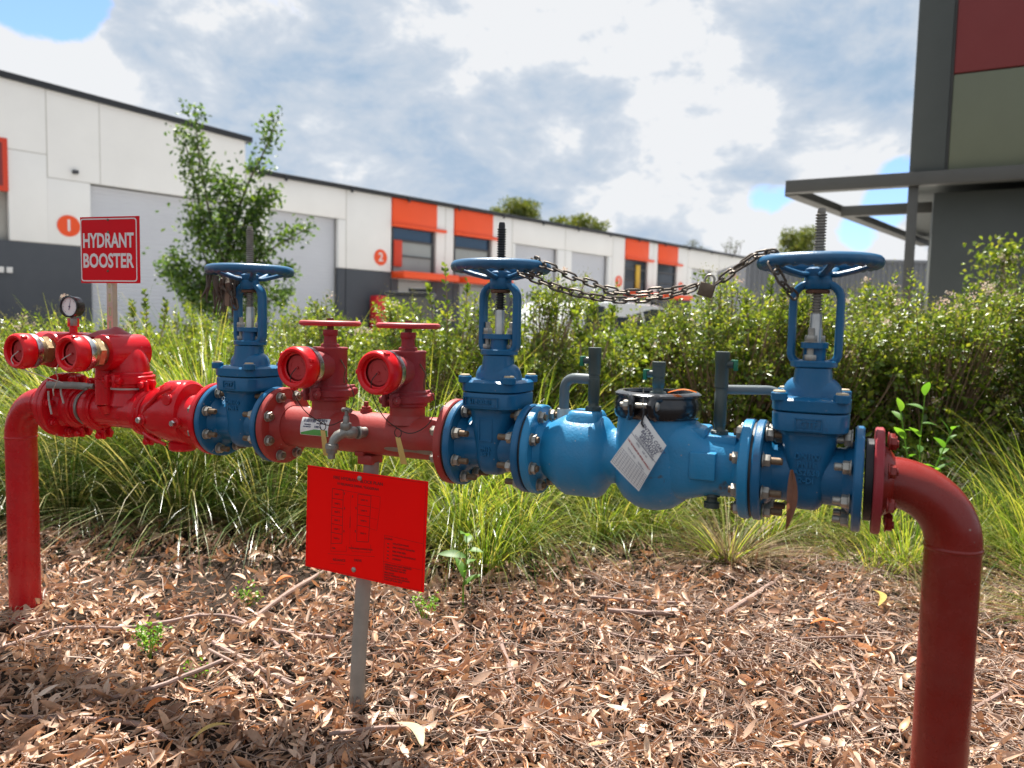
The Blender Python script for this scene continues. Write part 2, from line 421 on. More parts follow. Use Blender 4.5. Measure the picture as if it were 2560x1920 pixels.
    def mesh(s, name, org=(0, 0, 0), smooth=True, angle=38):
        me = bpy.data.meshes.new(name)
        o = Vector(org)
        me.from_pydata([(p[0] - o[0], p[1] - o[1], p[2] - o[2]) for p in s.v], [], s.f)
        me.validate()
        if any(s.mi):
            me.polygons.foreach_set('material_index', s.mi[:len(me.polygons)])
        if smooth:
            me.polygons.foreach_set('use_smooth', [True] * len(me.polygons))
            me.set_sharp_from_angle(angle=R(angle))
        bm = bmesh.new(); bm.from_mesh(me)
        bmesh.ops.recalc_face_normals(bm, faces=bm.faces)
        bm.to_mesh(me); bm.free()
        return me
    def build(s, name, mat, parent=None, smooth=True, angle=38, label=None):
        org = parent['_o'] if (parent is not None and '_o' in parent) else (0, 0, 0)
        me = s.mesh(name, org, smooth, angle)
        for m_ in (mat if isinstance(mat, (list, tuple)) else [mat]):
            me.materials.append(m_)
        o = bpy.data.objects.new(name, me)
        COL.objects.link(o)
        if parent is not None:
            o.parent = parent
            if '_o' in parent:
                o['_o'] = (0, 0, 0) if False else tuple(parent['_o'])
        if label:
            o['label'] = label
        return o
def sup(cx, cy, z, a, b, e=2.6, n=40):
    """superellipse ring at height z"""
    out = []
    for k in range(n):
        t = 2 * PI * k / n
        c, s_ = math.cos(t), math.sin(t)
        out.append((cx + a * math.copysign(abs(c) ** (2 / e), c), cy + b * math.copysign(abs(s_) ** (2 / e), s_), z))
    return out
def put(me, name, mat, parent, loc, rot=None):
    """another object on a shared mesh"""
    o = bpy.data.objects.new(name, me)
    COL.objects.link(o)
    o.parent = parent
    org = parent['_o'] if (parent is not None and '_o' in parent) else (0, 0, 0)
    o.location = Vector(loc) - Vector(org)
    if rot is not None:
        o.rotation_euler = rot
    if mat is not None and not me.materials:
        for m_ in (mat if isinstance(mat, (list, tuple)) else [mat]):
            me.materials.append(m_)
    return o
def tag(o, label, cat, group=None, kind=None):
    if label: o['label'] = label
    if cat: o['category'] = cat
    if group: o['group'] = group
    if kind: o['kind'] = kind
    return o
# the pipe rig stands along a line turned 24.5 degrees; local x = along the pipe, y = away from the viewer, z = height
YAW = R(-24.5)
RA = Vector((-.077, 1.937, 0))
RM = Matrix.Translation(RA) @ Matrix.Rotation(YAW, 4, 'Z')
def rthing(name, label, cat, s, h, n=0., group=None):
    o = bpy.data.objects.new(name, None)
    COL.objects.link(o)
    o.empty_display_size = .05
    o.matrix_world = RM @ Matrix.Translation((s, -n, h))
    o['_o'] = (s, -n, h)
    return tag(o, label, cat, group)
def thing(name, label, cat, loc=(0, 0, 0), rotz=0., group=None):
    o = bpy.data.objects.new(name, None)
    COL.objects.link(o)
    o.empty_display_size = .1
    o.location = loc; o.rotation_euler = (0, 0, rotz)
    return tag(o, label, cat, group)
def np_mesh(name, V, F, mat, parent=None, smooth=True):
    """V (n,3), F (m,3 or 4) arrays -> one mesh object, fast"""
    V = np.ascontiguousarray(V, dtype=np.float32); F = np.ascontiguousarray(F, dtype=np.int32)
    me = bpy.data.meshes.new(name)
    k = F.shape[1]
    me.vertices.add(len(V)); me.vertices.foreach_set('co', V.ravel())
    me.loops.add(F.size); me.loops.foreach_set('vertex_index', F.ravel())
    me.polygons.add(len(F)); me.polygons.foreach_set('loop_start', np.arange(0, F.size, k, dtype=np.int32))
    me.polygons.foreach_set('loop_total', np.full(len(F), k, dtype=np.int32))
    me.update(calc_edges=True)
    if smooth:
        me.polygons.foreach_set('use_smooth', np.ones(len(F), dtype=bool))
    me.materials.append(mat)
    o = bpy.data.objects.new(name, me)
    COL.objects.link(o)
    if parent is not None:
        o.parent = parent
    return o
def text_mesh(body, size, ext=.0004, off=0., align='CENTER', sx=1., spacing=1., linesp=1.):
    cu = bpy.data.curves.new('text', 'FONT')
    cu.body = body; cu.size = size; cu.extrude = ext; cu.offset = off
    cu.align_x = align; cu.align_y = 'CENTER'; cu.space_character = spacing; cu.space_line = linesp
    cu.resolution_u = 3
    o = bpy.data.objects.new('text', cu)
    COL.objects.link(o)
    dg = bpy.context.evaluated_depsgraph_get()
    me = bpy.data.meshes.new_from_object(o.evaluated_get(dg))
    bpy.data.objects.remove(o); bpy.data.curves.remove(cu)
    if sx != 1.:
        for v in me.vertices:
            v.co.x *= sx
    return me
def text_obj(name, body, size, mat, parent, mtx, **kw):
    me = text_mesh(body, size, **kw)
    me.materials.clear(); me.materials.append(mat)
    o = bpy.data.objects.new(name, me)
    COL.objects.link(o)
    o.parent = parent
    org = parent['_o'] if (parent is not None and '_o' in parent) else (0, 0, 0)
    o.matrix_local = Matrix.Translation(-Vector(org)) @ mtx
    return o
UPR = Matrix.Rotation(PI / 2, 4, 'X')       # lays text upright, facing -y

# ------------------------------------------------------------------ ground
def sheet(name, x0, x1, y0, y1, z, mat, kind='structure'):
    o = MB().add([(x0, y0, z), (x1, y0, z), (x1, y1, z), (x0, y1, z)], [(0, 1, 2, 3)]).build(name, mat, smooth=False)
    o['kind'] = kind
    return o
sheet('ground', -600, 600, -400, 900, 0, M['soil'])
sheet('driveway', -300, 300, 8.2, 600, .004, M['concrete'])
kb = MB().span(-60, 60, 8.0, 8.15, -.05, .13, .015).build('kerb', M['wall_joint'])
kb['kind'] = 'structure'

# ------------------------------------------------------------------ warehouses on the far side of the driveway
FP = Vector((-15.8, 23.5, 0)); FR = R(90 - 43)
def wall_piece(par, x0, x1, z0, z1, mat, y0=0., y1=.2, name='wall_panel', bev=.012):
    return MB().span(x0, x1, y0, y1, z0, z1, bev).build(name, mat, par, angle=30)
def roller(par, x0, x1, z1, pitch=.13):
    """corrugated roller door set back in its opening"""
    vs, fs = [], []
    n = int(z1 / pitch)
    for i in range(n * 2 + 1):
        z = i * pitch / 2
        y = .292 if i % 2 else .278
        vs += [(x0, y, z), (x1, y, z)]
    for i in range(n * 2):
        fs.append((2 * i, 2 * i + 1, 2 * i + 3, 2 * i + 2))
    m = MB().add(vs, fs)
    m.span(x0, x1, .24, .36, n * pitch, z1)
    return m.build('roller_door', M['door_grey'], par, smooth=False)
def number_disc(par, x, z, r, txt):
    d = MB().cyl((x, -.004, z), (x, -.03, z), r, 36).build('unit_number_disc', M['orange'], par)
    if txt:
        text_obj('digit', txt, r * 1.5, M['white_print'], d, Matrix.Translation((x, -.034, z)) @ UPR, ext=.002, off=.012)
    return d
tall = thing('warehouse', 'tall white warehouse with charcoal base and orange number 1 disc, nearest of the row', 'warehouse', FP, FR)
DADO, DOOR = 3.44, 5.47
wall_piece(tall, -14, 8.06, -.2, 7.8, M['wall_joint'], .40, .5, 'wall_core')
# sloping parapet: panels rise towards the near end
def slope(x): return 8.31 - (x - .16) * .052
def panel_poly(par, x0, x1, z0, mat, name='wall_panel'):
    m = MB()
    p = [(x0, z0), (x1, z0), (x1, slope(x1)), (x0, slope(x0))]
    m.add([(a, 0, b) for a, b in p] + [(a, .22, b) for a, b in p], [(0, 1, 2, 3), (7, 6, 5, 4), (0, 4, 5, 1), (1, 5, 6, 2), (2, 6, 7, 3), (3, 7, 4, 0)])
    return m.build(name, mat, par, smooth=False)
panel_poly(tall, -14, -6.2, 6.22, M['wall_white']); panel_poly(tall, -6.17, 1.36, 6.22, M['wall_white'])
panel_poly(tall, 1.39, 2.92, 5.52, M['wall_white']); panel_poly(tall, 2.945, 8.06, 5.52, M['wall_white'])
wall_piece(tall, .30, 1.36, DADO, 6.19, M['wall_white']); wall_piece(tall, 1.36, 2.62, DADO, 5.49, M['wall_white'])
wall_piece(tall, -14, -2.3, DADO, 6.19, M['wall_white'])
wall_piece(tall, -14, 2.62, -.2, DADO - .02, M['dado'], .02, .2)
wall_piece(tall, 7.6, 8.06, -.2, 5.49, M['wall_white'])
roller(tall, 2.62, 7.6, DOOR)
wf = MB().span(-2.3, .30, -.04, .1, 4.9, 6.5, .02).build('window_frame', M['darkorange'], tall)
MB().span(-2.15, .15, -.05, .0, 5.05, 6.35).build('pane', M['office_red'], wf)
for x0, x1, z0, z1 in ((1.358, 1.392, 5.5, 8.2), (2.918, 2.947, 5.53, 8.1), (.30, 1.36, 6.188, 6.222), (1.36, 2.62, 5.488, 5.522), (.30, 2.62, 3.418, 3.442), (-6.205, -6.165, 6.22, 8.6)):
    MB().span(x0, x1, .010, .16, z0, z1).build('joint_sealant', M['wall_joint'], tall)
number_disc(tall, 1.95, 4.04, .34, '1')
MB().span(2.08, 2.24, -.16, -.005, 5.72, 5.84, .02).build('wall_light', M['cabinet'], tall)
for x in (-.05, .18):
    MB().span(x, x + .16, -.08, .018, 2.42, 2.6, .01).build('wall_socket', M['white_print'], tall)
g = MB()
for xa, xb in ((-14, 8.3),):
    p = [(xa, -.12, slope(xa) - .02), (xb, -.12, slope(xb) - .02), (xb, -.12, slope(xb) + .17), (xa, -.12, slope(xa) + .17)]
    q = [(a, .6, c) for a, b, c in p]
    g.add(p + q, [(0, 1, 2, 3), (7, 6, 5, 4), (0, 4, 5, 1), (1, 5, 6, 2), (2, 6, 7, 3), (3, 7, 4, 0)])
g.build('gutter', M['gutter'], tall, smooth=False)
MB().add([(-14, .6, slope(-14) + .05), (8.06, .6, slope(8.06) + .05), (8.06, 22, slope(8.06) + 1), (-14, 22, slope(-14) + 1)], [(0, 1, 2, 3)]).build('roof', M['shed'], tall, smooth=False)
wall_piece(tall, 7.86, 8.06, -.2, 7.85, M['wall_white'], .22, 22, 'side_wall')

low = thing('warehouse', 'long white low warehouse row with orange panels under the eave, receding behind the hedge', 'warehouse', FP, FR)
EV = 6.74
wall_piece(low, 8.1, 56, -.2, 6.7, M['wall_joint'], .36, .5, 'wall_core')
def wp(x0, x1, z0, z1, mat=None, **k):
    return wall_piece(low, x0, x1, z0, z1, mat or M['wall_white'], **k)
def door_bay(x0, d0, d1, x1, dh=DOOR):
    wp(x0, x1, dh + .02, EV)
    wp(x0, d0, DADO, dh); wp(d1, x1, DADO, dh)
    wp(x0, d0, -.2, DADO - .02, M['dado'], y0=.02); wp(d1, x1, -.2, DADO - .02, M['dado'], y0=.02)
    roller(low, d0, d1, dh)
def office_bay(x0, x1, tint, pale, strip=False):
    MB().span(x0, x1, -.06, .3, 5.5, EV - .005, .02).build('fascia_panel', M['orange'], low)
    MB().span(x0 - .02, x1 + .55, -.16, .0, 5.48, 5.62, .02).build('awning_rail', M['orange'], low)
    fr = MB()
    fr.span(x0 + .08, x0 + .16, .08, .3, 3.5, 5.46).span(x1 - .16, x1 - .08, .08, .3, 3.5, 5.46).span(x0 + .16, x1 - .16, .08, .3, 4.86, 4.95).span(x0 + .16, x1 - .16, .08, .3, 4.2, 4.25)
    f = fr.build('window_frame', M['cabinet'], low)
    MB().span(x0 + .16, x1 - .16, .16, .2, 4.95, 5.46).build('pane', M[tint], f)
    MB().span(x0 + .16, x1 - .16, .16, .2, 4.25, 4.86).build('pane', M[pale], f)
    MB().span(x0 + .16, x1 - .16, .16, .2, 3.5, 4.2).build('pane', M[pale], f)
    MB().span(x0, x1 + .7, -.9, .02, 3.17, 3.47, .02).build('awning', M['orange'], low)
    if strip:
        MB().span(x0 + .16, x0 + .62, .02, .15, 3.72, 4.9, .01).build('blade_sign', M['darkorange'], low)
    MB().span(x0 + .4, x1 - .2, .16, .2, .1, 3.05).build('shop_front', M[pale], low)
    wp(x0, x0 + .4, -.2, 3.15, M['dado']); wp(x1 - .2, x1, -.2, 3.15, M['dado'])
door_bay(8.1, 9.0, 12.23, 12.6)
wp(12.64, 15.02, DADO, EV); wp(12.64, 15.02, -.2, DADO - .02, M['dado'], y0=.02)
for x in (12.62, 18.26, 22.945, 27.345, 31.92, 36.42, 40.805, 45.225):
    MB().span(x - .03, x + .03, .012, .18, 3.52, EV - .01).build('joint_sealant', M['wall_joint'], low)
number_disc(low, 14.43, 4.04, .35, '2')
office_bay(15.05, 17.68, 'glass_blue', 'glass_pale', True)
wp(17.70, 18.24, 3.5, EV); wp(18.28, 18.80, 3.5, EV)
wp(17.70, 18.80, -.2, 3.15, M['dado'])
office_bay(18.84, 21.45, 'glass_blue', 'glass_pale')
wp(21.48, 22.92, DADO, EV); wp(21.48, 22.92, -.2, DADO - .02, M['dado'], y0=.02)
door_bay(22.97, 23.2, 26.72, 27.32)
door_bay(27.37, 27.95, 31.5, 31.9)
wp(31.94, 33.2, DADO, EV); wp(31.94, 33.2, -.2, DADO - .02, M['dado'], y0=.02)
number_disc(low, 32.6, 4.04, .35, '3')
office_bay(33.23, 35.82, 'glass_dark', 'glass_dark')
MB().span(34.6, 35.05, .05, .14, 3.7, 5.2, .02).build('blade_sign', M['yellow'], low)
wp(35.85, 36.4, 3.5, EV); wp(36.44, 36.95, 3.5, EV)
office_bay(36.98, 39.42, 'glass_dark', 'glass_dark')
wp(39.45, 40.78, DADO, EV); wp(39.45, 40.78, -.2, DADO - .02, M['dado'], y0=.02)
number_disc(low, 39.95, 4.1, .32, '4')
door_bay(40.83, 41.4, 44.3, 45.2)
door_bay(45.25, 45.6, 49.0, 49.6)
wp(49.65, 51.4, -.2, EV); wp(53.4, 56, -.2, EV)
MB().span(51.43, 53.37, -.06, .3, 4.2, 5.6, .02).build('fascia_panel', M['orange'], low); wp(51.43, 53.37, 5.62, EV); wp(51.43, 53.37, -.2, 4.18)
MB().span(8.1, 56, -.18, .45, EV + .003, EV + .17, .02).build('gutter', M['gutter'], low)
MB().add([(8.1, .45, EV + .1), (56, .45, EV + .1), (56, 20, EV + .7), (8.1, 20, EV + .7)], [(0, 1, 2, 3)]).build('roof', M['shed'], low, smooth=False)
for k in range(13):      # gutter brackets
    x = 9.6 + k * 3.1
    MB().span(x, x + .12, -.24, -.185, EV - .12, EV + .12, .01).build('gutter_bracket', M['gutter'], low)
hc = thing('hose_cabinet', 'red fire hose cabinet with white FIRE HOSE lettering against the charcoal wall', 'cabinet', FP + Vector((math.sin(R(43)), math.cos(R(43)), 0)) * 14.3 + Vector((math.cos(R(43)), -math.sin(R(43)), 0)) * .5, FR)
MB().span(-.6, .6, -.25, .25, .004, 2.32, .04).build('case', M['hosered'], hc)
MB().span(-.5, .5, -.27, -.252, .3, 2.2, .005).build('door', M['hosered'], hc)
text_obj('lettering', 'FIRE\nHOSE', .26, M['white_print'], hc, Matrix.Translation((.28, -.275, 1.62)) @ UPR, ext=.002, off=.006)

# electrical cabinet in front of the warehouse
ec = thing('steel_cabinet', 'charcoal steel cabinet with a flat lid showing over the hedge below the orange awning', 'cabinet', (-2.02, 14.6, 0), R(-4))
MB().span(-.42, .42, 0, .5, .004, 1.66, .01).build('case', M['cabinet'], ec)
MB().span(-.45, .45, -.04, .54, 1.663, 1.72, .01).build('lid', M['gutter'], ec)
MB().span(-.02, .34, .1, .4, 1.723, 1.80, .01).build('vent_box', M['gutter'], ec)
for x in (-.21, .21):
    d = MB().span(x - .2, x + .2, -.02, -.003, .1, 1.62, .005).build('door', M['beam'], ec)
    MB().cyl((x + .14, -.04, .95), (x + .14, -.022, .95), .02, 12).build('handle', M['nut'], d)

# grey shed wall far right
sh = thing('shed', 'low grey corrugated metal shed wall between the steel post and the distant warehouses', 'shed', (9.6, 27, 0), R(-3))
vs, fs = [], []
N_ = 180
for i in range(N_ + 1):
    x = -1.4 + i * 8.0 / N_
    y = .05 if i % 4 in (0, 1) else 0
    vs += [(x, y, 0), (x, y, 3.62)]
for i in range(N_):
    fs.append((2 * i, 2 * i + 2, 2 * i + 3, 2 * i + 1))
MB().add(vs, fs).build('corrugated_wall', M['shed'], sh, smooth=False)
MB().span(-1.45, 6.65, -.05, .12, 3.625, 3.72, .01).build('cap_flashing', M['shed'], sh)
MB().span(-1.4, 6.6, .13, 5, .004, 3.6).build('shed_body', M['shed'], sh)

# ------------------------------------------------------------------ office building and steel awning at the right
of = thing('office_building', 'dark shaded building with maroon and sage panels and a steel awning frame', 'building', (5.57, 11.0, 0), R(-28))
# local x = along the front to the right, y = into the building
MB().span(0, .44, 0, .5, 3.41, 9.5, .01).build('corner_column', M['office_dark'], of)
MB().span(.445, .475, .05, .5, 3.41, 9.5).build('panel_joint', M['beam'], of)
MB().span(.48, 9, .02, .4, 3.41, 4.70, .01).build('wall_panel', M['office_green'], of, label='sage green panel above the beam')
MB().span(.48, 9, .02, .4, 4.72, 9.5, .01).build('wall_panel', M['office_red'], of, label='maroon panel at the top')
MB().span(.33, 9, .6, 9, -.2, 3.20, .01).build('ground_floor_wall', M['office_dark'], of)
MB().span(.05, 9, .5, 9, 3.415, 9.5, .01).build('upper_storey', M['office_dark'], of)
bm_ = MB()
bm_.span(-1.66, 9, -.06, .0, 3.215, 3.40, .004)          # web of the front channel
bm_.span(-1.66, 9, -.003, .12, 3.375, 3.40, .003).span(-1.66, 9, -.003, .12, 3.215, 3.24, .003)
bm_.build('front_beam', M['beam'], of)
MB().span(.0, .13, .02, .15, -.2, 3.21, .004).build('post', M['beam'], of)
def beam(par, p0, p1, wd, ht, name, mat):
    p0 = Vector(p0); p1 = Vector(p1); d = p1 - p0
    yaw = math.atan2(d.y, d.x)
    rot = Matrix.Rotation(yaw, 3, 'Z')
    return MB().box((p0 + p1) / 2, (d.length, wd, ht), .004, rot).build(name, mat, par)
beam(of, (-1.60, .13, 3.245), (.25, 8.1, 3.27), .20, .12, 'side_beam', M['beam'])
beam(of, (-1.05, 2.05, 3.20), (.325, 2.05, 3.20), .14, .17, 'cross_beam', M['beam'])
# ------------------------------------------------------------------ parked car behind the hedge
cx, cy = .45, 12.6
car = thing('car', 'white station wagon with black roof bars parked behind the hedge', 'car', (cx, cy, 0), FR)
car.scale = (1, 1, .97)
def ring_car(x, w0, z0, z1, wr):
    """cross section: sill, waist, shoulder, roof"""
    return [(x, -w0, z0), (x, -w0 * 1.0, z0 + (z1 - z0) * .45), (x, -wr, z1 - .05), (x, -wr * .86, z1), (x, wr * .86, z1), (x, wr, z1 - .05), (x, w0, z0 + (z1 - z0) * .45), (x, w0, z0)]
bd = MB()
bd.loft([ring_car(x, .88, .35, z, w_) for x, z, w_ in ((-.32, .70, .74), (-.25, .98, .80), (.0, 1.02, .84), (.9, 1.02, .86), (4.0, 1.02, .86), (4.35, 1.0, .82), (4.45, .72, .76))])
body = bd.build('body', M['car_white'], car, angle=50)
rf = MB()
rf.loft([[(x, -.80 + i_, 1.022), (x, -.66 + i_ * .8, z), (x, -.5, z + .035), (x, .5, z + .035), (x, .66 - i_ * .8, z), (x, .80 - i_, 1.022)] for x, z, i_ in ((-.1, 1.10, .10), (.12, 1.46, .05), (.35, 1.55, 0), (1.4, 1.60, 0), (2.6, 1.57, 0), (3.05, 1.46, .02), (3.75, 1.06, .06))])
rf.build('roof', M['car_white'], car, angle=50)
for sgn in (-1, 1):
    for (a, b) in ((.2, .95), (1.02, 1.9), (1.97, 2.75)):
        MB().add([(a, sgn * .800, 1.06), (b, sgn * .800, 1.06), (b - .05 if b > 2 else b, sgn * .674, 1.52), (a + (.14 if a < .5 else 0), sgn * .674, 1.52), (a, sgn * .70, 1.06), (b, sgn * .70, 1.06), (b - .05 if b > 2 else b, sgn * .56, 1.52), (a + (.14 if a < .5 else 0), sgn * .56, 1.52)],
                 [(0, 1, 2, 3), (7, 6, 5, 4), (0, 4, 5, 1), (1, 5, 6, 2), (2, 6, 7, 3), (3, 7, 4, 0)]).build('side_window', M['glass_dark'], car, smooth=False)
    rk = MB(); rk.tube([(.3, sgn * .58, 1.69), (2.6, sgn * .58, 1.69)], .022, 8)
    for x in (.45, 1.4, 2.4):
        rk.cyl((x, sgn * .58, 1.56), (x, sgn * .58, 1.69), .02, 8)
    rk.build('roof_bar', M['gutter'], car)
for x in (.55, 2.3):
    MB().tube([(x, -.66, 1.725), (x, .66, 1.725)], .025, 8, ry=.018).build('cross_bar', M['gutter'], car)
for x in (.55, 3.4):
    for sgn in (-1, 1):
        wh = MB().lathe([(0, -.1), (.26, -.1), (.33, -.07), (.33, .07), (.26, .1), (0, .1)], (x, sgn * .84, .334), (0, 1, 0), 24).build('wheel', M['tyre'], car)
        MB().lathe([(0, 0), (.2, 0), (.21, .012), (0, .015)], (x, sgn * .945, .334), (0, sgn, 0), 20).build('rim', M['nut'], wh)

# ------------------------------------------------------------------ the pipe rig
AXH = .80
AX = (1, 0, 0)
def flange(s0, s1, name, mat, par, hub=None, r=.11):
    """round flange between s0 and s1 on the pipe axis, with a small chamfer; hub = side on which a neck tapers"""
    b = .003
    prof = [(.04, 0), (r - b, 0), (r, b), (r, abs(s1 - s0) - b), (r - b, abs(s1 - s0)), (.04, abs(s1 - s0))]
    m = MB().lathe(prof, (min(s0, s1), 0, AXH), AX, 56)
    if hub:
        a = max(s0, s1) if hub > 0 else min(s0, s1)
        m.lathe([(.078, -.001), (.072, .008), (.060, .022), (.057, .022)], (a, 0, AXH), (hub, 0, 0), 40)
    return m.build(name, mat, par)
def gasket(s, name, mat, par, r=.104, t=.005):
    return MB().lathe([(.04, -t / 2), (r, -t / 2), (r, t / 2), (.04, t / 2)], (s, 0, AXH), AX, 48).build(name, mat, par)
def bolt_mesh(grip, stud=.024, back=.006, mats=('nut', 'rod')):
    """flange bolt along x, centred on the joint: washer + nut + projecting stud on +x; the head side is a mesh of its own"""
    g = grip / 2
    m = MB()
    m.cyl((g, 0, 0), (g + .003, 0, 0), .0155, 18, bev=.0006).hexn((g + .003, 0, 0), (g + .016, 0, 0), .0138, .2)
    m.slot(1).cyl((g + .016, 0, 0), (g + .016 + stud, 0, 0), .0078, 12, bev=.0015)
    h = MB()
    h.cyl((-g - .003, 0, 0), (-g, 0, 0), .0155, 18, bev=.0006).hexn((-g - .014, 0, 0), (-g - .003, 0, 0), .0138, .1)
    h.slot(1).cyl((-g - .014 - back, 0, 0), (-g - .014, 0, 0), .0078, 12, bev=.001)
    out = (m.mesh('bolt'), h.mesh('bolt_head'))
    for me in out:
        for k in mats:
            me.materials.append(M[k])
    return out
B_STD = bolt_mesh(.047)
B_RED = bolt_mesh(.047, .004, .002, ('red', 'red'))
B_GAP = bolt_mesh(.066, .016, .004, ('nut', 'nut'))
B_GAP[1].materials.clear()
for _ in range(2):
    B_GAP[1].materials.append(M['red_riser'])
def bolts(s, par, me=B_STD, flip=False, rad=.0895, n=8, a0=22.5):
    for k in range(n):
        a = R(a0 + 360 / n * k)
        for q_, nm in zip(me, ('bolt', 'bolt_head')):
            put(q_, nm, None, par, (s, -rad * math.cos(a), AXH + rad * math.sin(a)), Euler((a * 1.7, 0, PI if flip else 0)))

def riser(label, s_r, s_f, mat, rad, bend, flange_mat, hgt=-.08):
    t = rthing('riser_pipe', label, 'pipe', s_r, 0)
    sg = 1 if s_f > s_r else -1
    pts = [(s_r, 0, hgt), (s_r, 0, .2), (s_r, 0, .45), (s_r, 0, AXH - bend - .004)]
    MB().tube(pts, rad, 40, caps=False, up=(0, 1, 0)).build('upright_pipe', mat, t)
    arc = [(s_r + sg * bend * (1 - math.cos(a)), 0, AXH - bend * (1 - math.sin(a))) for a in np.linspace(0, PI / 2, 20)]
    MB().tube(arc, rad * 1.012, 40, caps=False, up=(0, 1, 0)).build('elbow', mat, t)
    for p, d in (((s_r, 0, AXH - bend - .002), (0, 0, 1)), ((s_r + sg * bend, 0, AXH), (1, 0, 0))):
        wd_ = MB(); ring = []
        wd_.lathe([(rad * .98, -.006), (rad * 1.035, -.003), (rad * 1.045, .0), (rad * 1.035, .003), (rad * .98, .006)], p, d, 40)
        wd_.build('weld_bead', mat, t)
    a, b = sorted((s_r + sg * bend, s_f))
    if b - a > .01:
        MB().cyl((a, 0, AXH), (b, 0, AXH), rad, 40).build('stub_pipe', mat, t)
    return t
# left riser
RL = riser('red riser pipe at the far left end, bending into the booster inlet', -1.845, -1.63, M['red_pipe'], .0505, .13, M['red'])
flange(-1.612, -1.590, 'flange', M['red'], RL)
# right riser
RR = riser('dark red riser pipe bending down from the right gate valve, nearest the viewer', 1.063, .94, M['red_riser'], .0515, .118, M['red_riser'])
flange(.911, .9285, 'flange', M['maroon'], RR)
MB().lathe([(.0, 0), (.074, 0), (.066, .012), (.056, .02), (.0, .02)], (.9285, 0, AXH), AX, 40).build('flange_neck', M['red_riser'], RR)

